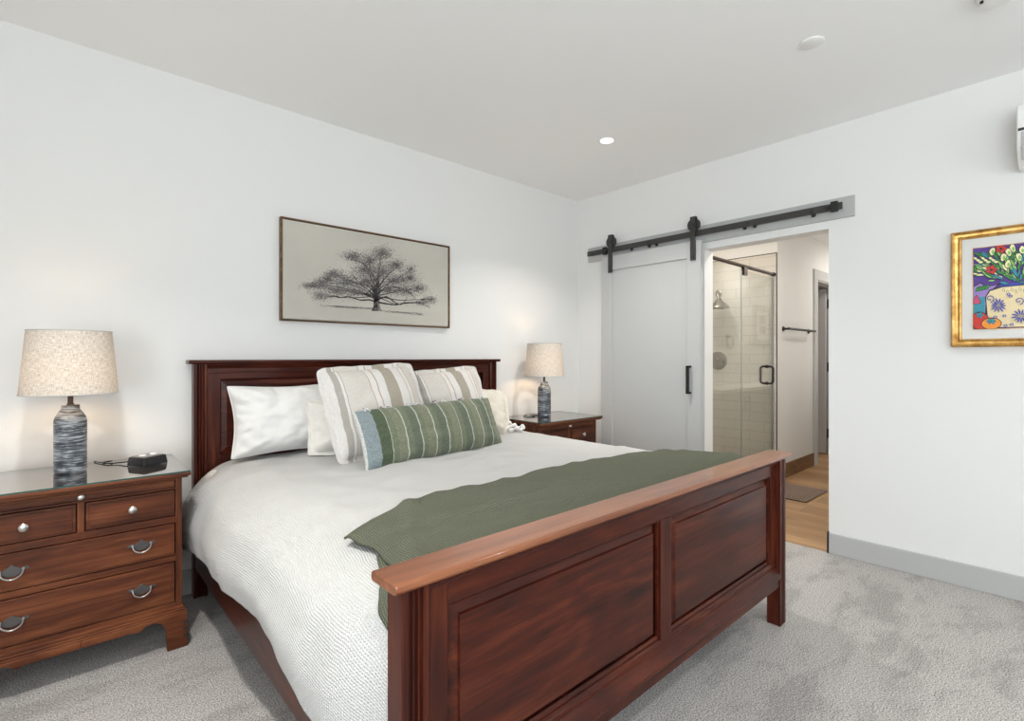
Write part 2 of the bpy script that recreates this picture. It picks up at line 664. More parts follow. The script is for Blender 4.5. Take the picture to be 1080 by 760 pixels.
# ------------------------------------------------------------------ the room
XR, YB, XL, YF, HC = 3.704, 3.16, -2.0, -2.6, 2.74
WT = 0.13
struct('floor', box(nb(), XL - .1, XR + 0.0, YF - .1, YB + .1, -0.1, 0.0), 'carpet')
struct('ceiling', box(nb(), XL - .1, XR + WT * 0.5, YF - .1, YB + .1, HC, HC + .1), 'ceiling')
struct('wall_back', box(nb(), XL - .1, XR + WT, YB, YB + .1, -0.05, HC), 'wall')
OY0, OY1, OZ = 1.051, 1.89, 2.085
bm = nb()
box(bm, XR, XR + WT, OY1, YB, -0.05, HC)
box(bm, XR, XR + WT, YF - .1, OY0, -0.05, HC)
box(bm, XR, XR + WT, OY0, OY1, OZ, HC)
struct('wall_right', bm, 'wall')
# left wall with a wide window, front wall with another (both behind the camera's view)
bm = nb()
box(bm, XL - .1, XL, YF, -2.5, -0.05, HC)
box(bm, XL - .1, XL, -0.2, YB, -0.05, HC)
box(bm, XL - .1, XL, -2.5, -0.2, -0.05, 0.45)
box(bm, XL - .1, XL, -2.5, -0.2, 2.25, HC)
struct('wall_left', bm, 'wall')
bm = nb()
box(bm, XL, -0.9, YF - .1, YF, -0.05, HC)
box(bm, 2.7, XR, YF - .1, YF, -0.05, HC)
box(bm, -0.9, 2.7, YF - .1, YF, 2.35, HC)
box(bm, -0.9, 2.7, YF - .1, YF, -0.05, 0.95)
struct('wall_front', bm, 'wall')


def window(name, axis, c, a0, a1, z0, z1, nmull):
    bm = nb()
    w = .05

    def bx(p0, p1, q0, q1, d=0.03):
        if axis == 'x':
            box(bm, c - d, c + d, p0, p1, q0, q1)
        else:
            box(bm, p0, p1, c - d, c + d, q0, q1)
    bx(a0, a1, z0, z0 + w)
    bx(a0, a1, z1 - w, z1)
    bx(a0, a0 + w, z0 + w, z1 - w)
    bx(a1 - w, a1, z0 + w, z1 - w)
    for k in range(1, nmull):
        m_ = a0 + (a1 - a0) * k / nmull
        bx(m_ - w / 2, m_ + w / 2, z0 + w, z1 - w)
    f = struct(name, bm, 'white_plastic')
    g_ = nb()
    if axis == 'x':
        box(g_, c - .003, c + .003, a0 + w, a1 - w, z0 + w, z1 - w)
    else:
        box(g_, a0 + w, a1 - w, c - .003, c + .003, z0 + w, z1 - w)
    obj('window_pane', g_, 'glass', f)


window('window_1', 'x', XL - .05, -2.5, -0.2, 0.45, 2.25, 2)
window('window_2', 'y', YF - .05, -0.9, 2.7, 0.95, 2.35, 3)

# baseboards
bm = nb()
box(bm, XR - .014, XR, YF, OY0 - .004, 0.0, .128)
struct('baseboard_right', bm, 'trim_grey', bevel=.003)
bm = nb()
box(bm, XL, XR, YB - .014, YB, 0.0, .128)
struct('baseboard_back', bm, 'trim_grey', bevel=.003)
bm = nb()
box(bm, XL, XL + .014, YF, YB - .014, 0.0, .128)
struct('baseboard_left', bm, 'trim_grey', bevel=.003)
bm = nb()
box(bm, XR - .014, XR, OY1, YB - .014, 0.0, .128)
struct('baseboard_right.001', bm, 'trim_grey', bevel=.003)
bm = nb()
box(bm, XR - .016, XR + .012, OY0 - .004, OY0 + .006, 0.0, .135)
struct('trim_1', bm, 'black')

# ------------------------------------------------------------------ bathroom shell
YS, XS = 2.016, 5.472          # towel-bar wall plane, far shower wall plane
BC = 2.64                      # bathroom ceiling
struct('floor.001', box(nb(), XR, 10.2, 0.86, 4.2, -0.1, -0.004), 'plank')
struct('ceiling.001', box(nb(), XR + WT * 0.5, 10.2, 0.76, 4.2, BC, HC), 'ceiling')
# towel-bar wall with a doorway
DX0, DX1, DZ = 6.66, 7.48, 2.165
bm = nb()
box(bm, XS, DX0, YS, YS + .115, -0.05, BC)
box(bm, DX1, 10.2, YS, YS + .115, -0.05, BC)
box(bm, DX0, DX1, YS, YS + .115, DZ, BC)
struct('wall_bath_back', bm, 'bath_wall')
struct('wall_bath_front', box(nb(), XR + WT, 10.2, 0.76, 0.86, -0.05, BC), 'bath_wall')
struct('wall_bath_end', box(nb(), 10.1, 10.2, 0.86, 4.2, -0.05, BC), 'bath_wall')
struct('wall_shower_back', box(nb(), XR + WT, XS + .1, 3.1, 3.2, -0.05, BC), 'tile_xz')
bm = nb()
box(bm, XS, XS + .1, YS + .115, 3.1, -0.05, BC)
struct('wall_shower_side', bm, 'bath_wall')
bm = nb()
box(bm, XS - .01, XS, YS + .004, 3.1, 0.0, 2.317)
struct('trim_2', bm, 'tile_yz')
bm = nb()
box(bm, XS - .0125, XS - .0005, YS - .002, YS + .006, 0, 2.325)
box(bm, XS - .0125, XS - .0005, YS - .002, 3.1, 2.317, 2.325)
struct('trim_3', bm, 'black')
struct('wall_room_back', box(nb(), 6.0, 10.2, 4.1, 4.2, -0.05, BC), 'bath_wall')
struct('wall_room_side', box(nb(), 5.9, 6.0, YS + .115, 4.2, -0.05, BC), 'bath_wall')
bm = nb()
box(bm, XS, DX0 - .115, YS - .011, YS, 0, .148)
struct('baseboard_bath', bm, 'plank_base', bevel=.002)
# casing round the far doorway
bm = nb()
cw = .12
for (a, b_) in ((DX0 - cw, DX0 - .004), (DX1 + .004, DX1 + cw)):
    box(bm, a, b_, YS - .018, YS, -0.004, DZ + .004)
box(bm, DX0 - cw, DX1 + cw, YS - .018, YS, DZ + .004, DZ + cw)
box(bm, DX0 - .004, DX0 + .012, YS - .006, YS + .12, -0.004, DZ)
box(bm, DX1 - .012, DX1 + .004, YS - .006, YS + .12, -0.004, DZ)
box(bm, DX0, DX1, YS - .006, YS + .12, DZ - .012, DZ + .004)
struct('trim_4', bm, 'door_paint', bevel=.003)
# open door leaf behind the doorway, hinged on its far jamb
bm = nb()
box(bm, DX1 - .058, DX1 - .018, YS + .125, YS + .90, 0.012, 2.14)
dl = struct('door_2', bm, 'trim_grey', bevel=.003)
for z in (0.27, 1.13, 1.95):
    bm = nb()
    box(bm, DX1 - .016, DX1 - .0125, YS + .035, YS + .105, z - .055, z + .055)
    lathe(bm, [(0, -.06), (.008, -.06), (.008, .06), (0, .06)], (DX1 - .02, YS + .112, z), 12)
    obj('hinge', bm, 'black', dl)

# ------------------------------------------------------------------ shower glass
sg = thing('shower_enclosure', 'frameless glass shower enclosure with dark bronze header rail seen through the bathroom opening', 'shower', (4.65, 2.05, 0))
GY = 2.046
bm = nb()
box(bm, XR + WT + .01, 4.70, GY - .005, GY + .005, .10, 2.085)
for f in bm.faces:
    f.material_index = 1 if abs(f.normal.y) < .5 and False else 0
obj('fixed_panel', bm, 'glass', sg)
bm = nb()
box(bm, 4.708, 5.40, GY - .005, GY + .005, .105, 2.06)
gd = obj('glass_door', bm, 'glass', sg)
bm = nb()
box(bm, 5.4, 5.406, GY - .0052, GY + .0052, .105, 2.06)
box(bm, 4.7015, 4.7065, GY - .0052, GY + .0052, .105, 2.06)
obj('polished_edge', bm, 'glass_edge_light', gd)
bm = nb()
box(bm, 5.424, 5.458, GY - .008, GY + .008, .10, 2.08)
obj('strike_jamb', bm, 'nickel', sg)
bm = nb()
tube(bm, [(XR + WT, GY, 2.103), (5.455, GY, 2.103)], .016, 16)
tube(bm, [(5.44, GY, 2.103), (XS - .013, GY, 2.103)], .022, 16)
obj('header_rail', bm, 'bronze', sg, smooth=True)
bm = nb()
box(bm, 4.735, 4.81, GY - .016, GY + .016, 2.02, 2.095)
obj('rail_clamp', bm, 'bronze', sg, bevel=.003)
bm = nb()
for s in (-1, 1):
    y = GY + s * .06
    pth = smooth_path([(5.285, GY + s * .012, 1.165), (5.285, y - s * .02, 1.165), (5.285, y, 1.145), (5.285, y, 1.08), (5.285, y, 1.02), (5.285, y - s * .02, .997), (5.285, GY + s * .012, .997)], 6)
    tube(bm, pth, .0105, 12)
    for z in (1.165, .997):
        lathe(bm, [(0, 0), (.017, 0), (.017, s * .007), (0, s * .007)], (5.285, GY + s * .005, z), 16, 'y')
obj('door_handle', bm, 'black', gd, smooth=True)
bm = nb()
box(bm, XR + WT, XS - .01, GY - .06, GY + .06, -.004, .10)
obj('curb', bm, 'tile_xz', sg, bevel=.003)

# shower head, valve on the far tile wall
sh = thing('rain_shower', 'chrome rain shower head on a curved arm above the valve', 'shower head', (XS - .01, 2.62, 1.96))
bm = nb()
lathe(bm, [(0, 0), (.035, 0), (.035, -.012), (.018, -.02), (0, -.02)], (XS - .01, 2.62, 1.96), 24, 'x')
tube(bm, smooth_path([(XS - .02, 2.62, 1.96), (XS - .08, 2.60, 1.98), (XS - .13, 2.58, 1.95), (XS - .15, 2.56, 1.90)], 6), .012, 12)
obj('arm', bm, 'chrome', sh, smooth=True)
bm = nb()
lathe(bm, [(0, 1.90), (.02, 1.895), (.04, 1.86), (.10, 1.815), (.115, 1.79), (.105, 1.78), (0, 1.78)], (XS - .15, 2.555, 0), 28)
obj('spray_head', bm, 'chrome', sh, smooth=True)
sv = thing('shower_valve', 'round chrome shower valve plate with lever on the tile wall', 'shower valve', (XS - .01, 2.63, 1.22))
bm = nb()
lathe(bm, [(0, 0), (.10, 0), (.10, -.008), (.085, -.014), (.03, -.018), (0, -.018)], (XS - .01, 2.63, 1.22), 32, 'x')
obj('plate', bm, 'chrome', sv, smooth=True)
bm = nb()
lathe(bm, [(0, -.018), (.025, -.018), (.022, -.06), (0, -.062)], (XS - .01, 2.63, 1.22), 20, 'x')
tube(bm, [(XS - .06, 2.63, 1.22), (XS - .065, 2.60, 1.215), (XS - .07, 2.55, 1.21)], .008, 10)
obj('lever', bm, 'chrome', sv, smooth=True)

# towel bar
tb = thing('towel_bar', 'black wall-mounted towel bar on the white bathroom wall left of the far door', 'towel bar', (6.0, YS, 1.55))
bm = nb()
tube(bm, [(5.60, YS - .065, 1.552), (6.40, YS - .065, 1.552)], .013, 12)
obj('bar', bm, 'black', tb, smooth=True)
for x in (5.625, 6.375):
    bm = nb()
    lathe(bm, [(0, 0), (.026, 0), (.026, -.01), (.011, -.012), (.011, -.068), (0, -.068)], (x, YS, 1.552), 20, 'y')
    obj('mount', bm, 'black', tb, smooth=True)

# bath mat
bm = nb()
nx, ny = 26, 20
for k in range(2):
    pass
gridv = [[bm.verts.new((4.83 + .58 * i / nx, 1.54 + .40 * j / ny, .004 + .018 * min(1, 6 * min(i, nx - i) / nx) * min(1, 6 * min(j, ny - j) / ny) + .004 * noise.noise((i * .9, j * .9, 0)))) for j in range(ny + 1)] for i in range(nx + 1)]
for i in range(nx):
    for j in range(ny):
        bm.faces.new((gridv[i][j], gridv[i + 1][j], gridv[i + 1][j + 1], gridv[i][j + 1]))
lo = [bm.verts.new((x, y, -.004)) for x, y in ((4.83, 1.54), (5.41, 1.54), (5.41, 1.94), (4.83, 1.94))]
bm.faces.new(lo[::-1])
mt = tag(obj('bath_mat', bm, 'mat_brown', smooth=True), 'dark brown shaggy bath mat lying on the wood-look bathroom floor', 'bath mat')

# vanity, picture and towel ring on the bathroom wall that the shower glass mirrors
vn = thing('vanity', 'white bathroom vanity with pale top, mirrored in the shower glass', 'vanity', (6.9, 1.14, 0))
bm = nb()
box(bm, 5.7, 8.1, .87, 1.38, .09, .84)
box(bm, 5.74, 8.06, .87, 1.32, 0, .09)
obj('body', bm, 'trim_grey', vn, bevel=.003)
bm = nb()
box(bm, 5.68, 8.12, .865, 1.41, .84, .88)
box(bm, 5.68, 8.12, .865, .885, .88, .96)
obj('countertop', bm, 'white_plastic', vn, bevel=.004)
for k in range(4):
    bm = nb()
    x0 = 5.715 + k * .595
    box(bm, x0, x0 + .585, 1.38, 1.398, .11, .825)
    d = obj('cabinet_door', bm, 'door_paint', vn, bevel=.003)
    bm = nb()
    hx = x0 + (.53 if k % 2 == 0 else .055)
    tube(bm, smooth_path([(hx, 1.398, .62), (hx, 1.425, .62), (hx, 1.425, .76), (hx, 1.398, .76)], 4), .005, 8)
    obj('door_handle', bm, 'black', d, smooth=True)
pf = thing('bathroom_picture', 'grey framed picture with pale mat on the bathroom wall, seen mirrored in the shower glass', 'picture', (8.12, .875, 1.45))
bm = nb()
for (a, b_, c_, d_) in ((7.80, 8.50, 1.45, 1.53), (7.80, 8.50, 1.97, 2.05), (7.80, 7.90, 1.53, 1.97), (8.40, 8.50, 1.53, 1.97)):
    box(bm, a, b_, .86, .89, c_, d_)
obj('picture_frame', bm, 'trim_grey', pf, bevel=.004)
obj('mat', box(nb(), 7.90, 8.40, .86, .872, 1.53, 1.97), 'matboard', pf)
bm = nb()
box(bm, 8.03, 8.27, .872, .874, 1.62, 1.74)
box(bm, 8.03, 8.27, .872, .874, 1.77, 1.90)
obj('print', bm, 'ink_pale', pf)
tr = thing('towel_ring', 'square black towel ring on the bathroom wall, seen mirrored in the shower glass', 'towel ring', (6.97, .86, 1.5))
bm = nb()
lathe(bm, [(0, 0), (.03, 0), (.03, .012), (.012, .014), (.012, .05), (0, .05)], (6.97, .86, 1.545), 20, 'y')
obj('mount', bm, 'bronze', tr, smooth=True)
bm = nb()
tube(bm, smooth_path([(6.97, .905, 1.54), (7.03, .905, 1.535), (7.06, .905, 1.5), (7.055, .905, 1.41), (7.03, .905, 1.385), (6.97, .905, 1.382), (6.91, .905, 1.385), (6.885, .905, 1.41), (6.88, .905, 1.5), (6.91, .905, 1.535), (6.97, .905, 1.54)], 4), .006, 8)
obj('ring', bm, 'bronze', tr, smooth=True)

# ------------------------------------------------------------------ barn door
bd = thing('barn_door', 'light grey single-panel sliding barn door hanging beside the bathroom opening', 'door', (3.66, 2.36, .02))
DY0, DY1, DZ0, DZ1 = 1.886, 2.822, .02, 2.148
bm = nb()
FX = 3.632
box(bm, FX + .012, FX + .034, DY0 + .11, DY1 - .11, DZ0 + .12, DZ1 - .12)
obj('panel', bm, 'door_paint', bd)
bm = nb()
box(bm, FX, FX + .034, DY0, DY0 + .113, DZ0, DZ1)
box(bm, FX, FX + .034, DY1 - .113, DY1, DZ0, DZ1)
box(bm, FX, FX + .034, DY0 + .113, DY1 - .113, DZ1 - .125, DZ1)
box(bm, FX, FX + .034, DY0 + .113, DY1 - .113, DZ0, DZ0 + .2)
obj('door_frame', bm, 'door_paint', bd, bevel=.0015)
bm = nb()
hy = 1.972
box(bm, FX - .044, FX - .032, hy - .013, hy + .013, .977, 1.193)
box(bm, FX - .044, FX, hy - .013, hy + .013, .977, .993)
box(bm, FX - .044, FX, hy - .013, hy + .013, 1.177, 1.193)
obj('door_handle', bm, 'black', bd, bevel=.003)
for yc in (2.722, 1.945):
    bm = nb()
    xs_ = FX - .005
    box(bm, xs_ - .001, FX, yc - .021, yc + .021, 2.0, 2.15)
    box(bm, xs_ - .006, xs_ + .030, yc - .021, yc + .021, 2.327, 2.333)
    box(bm, xs_ + .026, xs_ + .030, yc - .021, yc + .021, 2.245, 2.327)
    box(bm, xs_ - .006, xs_ - .001, yc - .021, yc + .021, 2.0, 2.327)
    h = obj('hanger_strap', bm, 'track', bd, bevel=.001)
    bm = nb()
    lathe(bm, [(0, -.010), (.049, -.010), (.049, -.004), (.042, 0), (.049, .004), (.049, .010), (0, .010)], (FX + .010, yc, 2.272), 36, 'x')
    obj('wheel', bm, 'track', h, smooth=True)
    bm = nb()
    for z in (2.03, 2.272):
        lathe(bm, [(0, -.008), (.009, -.007), (.011, 0), (0, 0)], (xs_ - .006, yc, z), 14, 'x')
    obj('bolt', bm, 'track', h, smooth=True)

tk = thing('barn_door_track', 'black flat steel sliding door track on a pale grey backer board above the opening', 'door track', (3.68, 1.96, 2.137))
bm = nb()
box(bm, XR - .020, XR, .906, 3.02, 2.137, 2.267)
obj('backer_board', bm, 'trim_grey', tk, bevel=.002)
bm = nb()
box(bm, FX + .006, FX + .014, .958, 2.99, 2.182, 2.226)
obj('flat_rail', bm, 'track', tk, bevel=.001)
for y in (1.02, 1.136, 1.542, 1.95, 2.353, 2.76, 2.93):
    bm = nb()
    lathe(bm, [(0, -.006), (.009, -.006), (.012, 0), (.012, .002), (0, .002)], (FX + .006, y, 2.204), 12, 'x')
    tube(bm, [(FX + .014, y, 2.204), (XR - .020, y, 2.204)], .011, 12)
    obj('standoff', bm, 'track', tk, smooth=True)
for y in (1.002, 2.79):
    bm = nb()
    box(bm, FX - .006, FX + .022, y - .02, y + .02, 2.172, 2.236)
    s_ = -1 if y < 2 else 1
    tube(bm, [(FX - .002, y - s_ * .02, 2.205), (FX - .002, y - s_ * .045, 2.205)], .012, 12)
    obj('end_stop', bm, 'black', tk, bevel=.003)
for y in (1.12, 1.49, 1.56, 2.27, 2.34, 2.51):
    bm = nb()
    lathe(bm, [(0, -.010), (.011, -.010), (.014, 0), (.011, .008), (0, .008)], (FX + .012, y, 2.176), 12, 'x')
    obj('anti_jump_disc', bm, 'black', tk, smooth=True)

# ------------------------------------------------------------------ ceiling fittings
dn = thing('recessed_downlight', 'lit white recessed downlight in the ceiling above the far bedside', 'ceiling light', (2.804, 2.133, 2.74))
bm = nb()
lathe(bm, [(.040, 2.7385), (.052, 2.733), (.060, 2.7375), (.060, 2.74)], (2.804, 2.133, 0), 40)
obj('trim_ring', bm, 'white_plastic', dn, smooth=True)
bm = nb()
lathe(bm, [(0, 2.7365), (.044, 2.7365), (.044, 2.739), (0, 2.739)], (2.804, 2.133, 0), 40)
obj('lens', bm, 'lens', dn)
sp = thing('sprinkler_cover', 'flat round white sprinkler cover plate on the ceiling', 'sprinkler cover', (2.649, .823, 2.74))
bm = nb()
lathe(bm, [(0, 2.732), (.040, 2.732), (.043, 2.7335), (.043, 2.736), (0, 2.736)], (2.649, .823, 0), 40)
obj('cover_plate', bm, 'white_plastic', sp, smooth=True)
bm = nb()
lathe(bm, [(0.036, 2.735), (.048, 2.734), (.052, 2.737), (.052, 2.74), (.036, 2.74)], (2.649, .823, 0), 40)
obj('retaining_ring', bm, 'white_plastic', sp, smooth=True)
sd = thing('smoke_detector', 'white round smoke detector on the ceiling at the top edge', 'smoke detector', (2.83, .20, 2.74))
bm = nb()
lathe(bm, [(0, 2.695), (.035, 2.695), (.055, 2.70), (.064, 2.712), (.068, 2.72), (.068, 2.727), (.060, 2.729), (.070, 2.731), (.070, 2.74), (0, 2.74)], (2.83, .20, 0), 40)
obj('housing', bm, 'white_plastic', sd, smooth=True)
bm = nb()
lathe(bm, [(0, 2.692), (.006, 2.692), (.006, 2.70), (0, 2.70)], (2.79, .245, 0), 12)
obj('sensor', bm, 'black', sd)
# air conditioner at the right edge
ac = thing('air_conditioner', 'white wall-mounted mini-split air conditioner high on the right wall', 'air conditioner', (3.6, -.26, 2.21))
pr_ = [(XR, 2.50), (3.53, 2.50), (3.505, 2.49), (3.495, 2.46), (3.495, 2.36), (3.51, 2.29), (3.55, 2.235), (3.62, 2.21), (XR, 2.21)]
bm = nb()
prism(bm, pr_, 'y', -.70, .182)
obj('casing', bm, 'white_plastic', ac, bevel=.008, seg=3)
bm = nb()
box(bm, 3.491, 3.50, -.69, .176, 2.362, 2.374)
obj('air_slot', bm, 'track', ac)
bm = nb()
prism(bm, [(3.489, 2.355), (3.494, 2.355), (3.508, 2.29), (3.546, 2.235), (3.542, 2.229), (3.502, 2.287)], 'y', -.66, .165)
obj('louver_flap', bm, 'trim_grey', ac)


# ------------------------------------------------------------------ bed
bed = thing('bed', 'cherry-red wooden king panel bed with tall headboard and panelled footboard', 'bed', (1.55, 2.0, 0))


def raised_panel(bm, x0, x1, z0, z1, y, bev=.034, rise=.018, s=-1):
    """field faces -y; outer rim sits at y, field at y+s*rise"""
    o_ = [(x0, z0), (x1, z0), (x1, z1), (x0, z1)]
    e = .005
    i1 = [(x0 + bev, z0 + bev), (x1 - bev, z0 + bev), (x1 - bev, z1 - bev), (x0 + bev, z1 - bev)]
    i2 = [(x0 + bev + .003, z0 + bev + .003), (x1 - bev - .003, z0 + bev + .003), (x1 - bev - .003, z1 - bev - .003), (x0 + bev + .003, z1 - bev - .003)]
    L = [(o_, y + .004), (o_, y), (i1, y + s * (rise - .006)), (i2, y + s * rise)]
    rings = [[bm.verts.new((p[0], yy, p[1])) for p in ring] for ring, yy in L]
    for A, Bq in zip(rings, rings[1:]):
        for k in range(4):
            bm.faces.new((A[k], A[(k + 1) % 4], Bq[(k + 1) % 4], Bq[k]))
    bm.faces.new(rings[-1])
    bm.faces.new(rings[0][::-1])


def fluted_post(x0, x1, y0, y1, z0, z1, mirror=False):
    w = x1 - x0
    cx = (x0 + x1) / 2
    pts = [(x0, y1), (x0, y0 + .003), (x0 + .003, y0)]
    g = [-.0125, 0.0, .0125]
    for k in g:
        c_ = cx + k
        pts += [(c_ - .0048, y0), (c_ - .003, y0 + .008), (c_, y0 + .010), (c_ + .003, y0 + .008), (c_ + .0048, y0)]
    pts += [(x1 - .003, y0), (x1, y0 + .003), (x1, y1)]
    return prism(nb(), pts, 'z', z0, z1)


FP0, FP1 = .912, .972
for (a, b_) in ((.524, .590), (2.513, 2.580)):
    obj('bed_post', fluted_post(a, b_, FP0, FP1, 0, .783), 'cherry_z', bed)
# footboard frame
bm = nb()
FY = .937
for (a, b_, zt) in ((.590, .653, .775), (2.468, 2.513, .775), (1.530, 1.597, .705)):
    obj('footboard_stile', box(nb(), a, b_, FY, FY + .034, .29, zt), 'cherry_z', bed, bevel=.002)
box(bm, .653, 2.468, FY, FY + .034, .705, .775)
# thin moulding round each panel opening
for (a, b_) in ((.653, 1.530), (1.597, 2.468)):
    for (x0, x1, z0, z1) in ((a, b_, .286, .293), (a, b_, .702, .706), (a, a + .004, .293, .702), (b_ - .004, b_, .293, .702)):
        box(bm, x0, x1, FY + .010, FY + .02, z0, z1)
    prism(bm, [(FY + .001, .291), (FY + .004, .296), (FY + .010, .298), (FY + .016, .306), (FY + .022, .306), (FY + .022, .288), (FY + .001, .288)], 'x', a, b_)
    prism(bm, [(FY + .001, .704), (FY + .004, .700), (FY + .010, .698), (FY + .016, .692), (FY + .022, .692), (FY + .022, .707), (FY + .001, .707)], 'x', a, b_)
obj('footboard_frame', bm, 'cherry_x', bed, bevel=.002)
bm = nb()
pf_ = [(FY + .028, .18), (.922, .18), (.918, .184), (.918, .216), (.913, .222), (.908, .230), (.908, .240), (.914, .246), (.918, .250), (.924, .256), (.930, .262), (FY, .268), (FY, .277), (FY - .003, .282), (FY - .002, .288), (FY + .004, .293), (FY + .028, .293)]
prism(bm, pf_, 'x', .590, 2.513)
obj('footboard_rail', bm, 'cherry_x', bed)
for (a, b_) in ((.653, 1.530), (1.597, 2.468)):
    bm = nb()
    raised_panel(bm, a, b_, .290, .705, FY + .034, .036, .028)
    obj('footboard_panel', bm, 'cherry_x', bed)
bm = nb()
box(bm, .59, 2.513, FP1 + .001, FP1 + .010, .18, .78)
obj('footboard_back', bm, 'cherry_x', bed)
# cap with cove below
bm = nb()
cp = [(.893, .792), (.897, .786), (.903, .784), (.995, .784), (1.000, .790), (1.000, .800), (.996, .805), (.898, .805), (.893, .801)]
prism(bm, cp, 'x', .500, 2.606)
obj('footboard_cap', bm, 'cap', bed, bevel=.0015)
bm = nb()
cv = [(.906, .7845), (.906, .780), (.913, .774), (.922, .768), (.926, .760), (.932, .756), (.945, .756), (.978, .756), (.978, .7845)]
prism(bm, cv, 'x', .590, 2.513)
prism(bm, [(.906, .7845), (.907, .780), (.911, .777), (.974, .777), (.980, .7845)], 'x', .516, .590)
prism(bm, [(.906, .7845), (.907, .780), (.911, .777), (.974, .777), (.980, .7845)], 'x', 2.513, 2.588)
obj('cap_moulding', bm, 'cherry_x', bed)
# headboard
HY = 3.065
for (a, b_) in ((.540, .602), (2.545, 2.608)):
    obj('bed_post', fluted_post(a, b_, HY, HY + .06, 0, 1.222), 'cherry_z', bed)
bm = nb()
GYh = HY + .018
box(bm, .666, 2.481, GYh, GYh + .025, 1.140, 1.21)
box(bm, .666, 2.481, GYh, GYh + .025, .40, .735)
for (a, b_, z0, z1) in ((.602, .666, .40, 1.21), (2.481, 2.545, .40, 1.21), (1.541, 1.606, .735, 1.140)):
    obj('headboard_stile', box(nb(), a, b_, GYh, GYh + .025, z0, z1), 'cherry_z', bed, bevel=.002)
box(bm, .602, 2.545, GYh - .006, GYh, 1.172, 1.180)
obj('headboard_frame', bm, 'cherry_x', bed, bevel=.002)
for (a, b_) in ((.666, 1.541), (1.606, 2.481)):
    bm = nb()
    raised_panel(bm, a, b_, .735, 1.140, GYh + .022, .034, .016)
    obj('headboard_panel', bm, 'cherry_x', bed)
bm = nb()
prism(bm, [(3.045, 1.232), (3.049, 1.226), (3.056, 1.222), (3.135, 1.222), (3.135, 1.243), (3.048, 1.243), (3.045, 1.240)], 'x', .515, 2.633)
obj('headboard_cap', bm, 'cherry_x', bed, bevel=.002)
bm = nb()
prism(bm, [(3.058, 1.223), (3.059, 1.216), (3.068, 1.210), (3.074, 1.202), (3.08, 1.198), (3.1, 1.198), (3.1, 1.223)], 'x', .602, 2.545)
obj('cap_moulding', bm, 'cherry_x', bed)
for (a, b_) in ((.545, .570), (2.540, 2.565)):
    obj('side_rail', box(nb(), a, b_, .972, 3.066, .158, .365), 'cherry_y', bed, bevel=.003)
bm = nb()
for k in range(9):
    y = 1.1 + k * .22
    box(bm, .570, 2.540, y, y + .08, .305, .328)
obj('slats', bm, 'oak_x', bed)

bm = nb()
box(bm, .575, 2.535, 1.0, 3.05, .329, .672)
tag(obj('mattress', bm, 'mattress', bevel=.05, seg=4), 'pale mattress on the bed beneath the white bedspread', 'mattress')

# ------------------------------------------------------------------ duvet and throw
LEFT_OUT = [(0.0, 0.0), (.10, -.006), (.22, .000), (.30, .022), (.36, .056), (.41, .105)]   # height above hem -> x shift


def bed_top(x, y):
    z = .706 + .016 * math.exp(-((x - 1.6) / .8) ** 2) + .010 * sm(1.2, 2.5, x)
    z += .010 * noise.noise((x * 2.1, y * 2.1, 1.3)) + .007 * noise.noise((x * 5 + 3, y * 4, 2.2)) + .0045 * noise.noise((x * 13, y * 8, 5.2))
    z += .005 * (1 - abs(noise.noise((x * 4.5 + y * 2, y * 5 - x, 8.7))) * 4)
    # broad creases running from the pillows
    z += .004 * math.sin(14 * y + 5 * x + 3 * noise.noise((x * 1.5, y * 1.5, 9))) * sm(2.8, 1.9, y) * sm(.6, 1.1, x) * sm(2.4, 1.6, x) * .6
    return z


HEML = [(.98, .27), (1.14, .345), (1.30, .375), (1.42, .40), (1.55, .425), (1.75, .43), (1.98, .415), (2.2, .40), (2.75, .362), (2.95, .32), (3.05, .295)]


def section(y, n_side=26, n_top=64):
    """points of one cross-section, left hem -> right hem"""
    hz = lerp_pts(HEML, y) + .008 * noise.noise((y * 6, 0, 4)) + .004 * noise.noise((y * 19, 0, 4))
    close = sm(1.22, .99, y)
    headc = sm(2.75, 3.05, y)
    xo = .462 + .020 * headc + .085 * close
    pts = []
    # left side: bezier-like from hem to the top shoulder
    ctrl = [(xo + .004, hz), (xo - .010, hz + (.60 - hz) * .45), (xo + .006, .56 - .05 * headc), (xo + .040, .628 - .060 * headc), (.580 + .02 * close, .676 - .040 * headc), (.66, bed_top(.66, y) - .010 - .014 * headc), (.76, bed_top(.76, y))]
    cp_ = smooth_path([(a, 0, b_) for a, b_ in ctrl], 8)
    tot = len(cp_) - 1
    for k, p in enumerate(cp_[:-1]):
        f = 1 - k / tot
        wv = .016 * noise.noise((y * 3.2, p.z * 1.2, 11)) + .008 * noise.noise((y * 8, p.z * 2.5, 7)) + .009 * math.sin(y * 19 + p.z * 7 + 2.5 * noise.noise((y, 0, 3))) * sm(1.55, 1.05, y)
        pts.append(Vector((p.x + wv * min(1, f * 1.4) * (1 - .4 * close), y, p.z)))
    xs0, xs1 = .76, 2.46
    for k in range(n_top + 1):
        x = xs0 + (xs1 - xs0) * k / n_top
        pts.append(Vector((x, y, bed_top(x, y))))
    ctrl = [(2.46, bed_top(2.46, y)), (2.54, bed_top(2.54, y) - .002), (2.612, .700), (2.655, .655), (2.672, .59), (2.668, .5), (2.66, .40 + .01 * noise.noise((y * 6, 3, 4)))]
    cp_ = smooth_path([(a, 0, b_) for a, b_ in ctrl], 7)
    for k, p in enumerate(cp_[1:]):
        pts.append(Vector((p.x + .01 * noise.noise((y * 5, p.z * 2, 21)) * k / len(cp_), y, p.z)))
    return pts


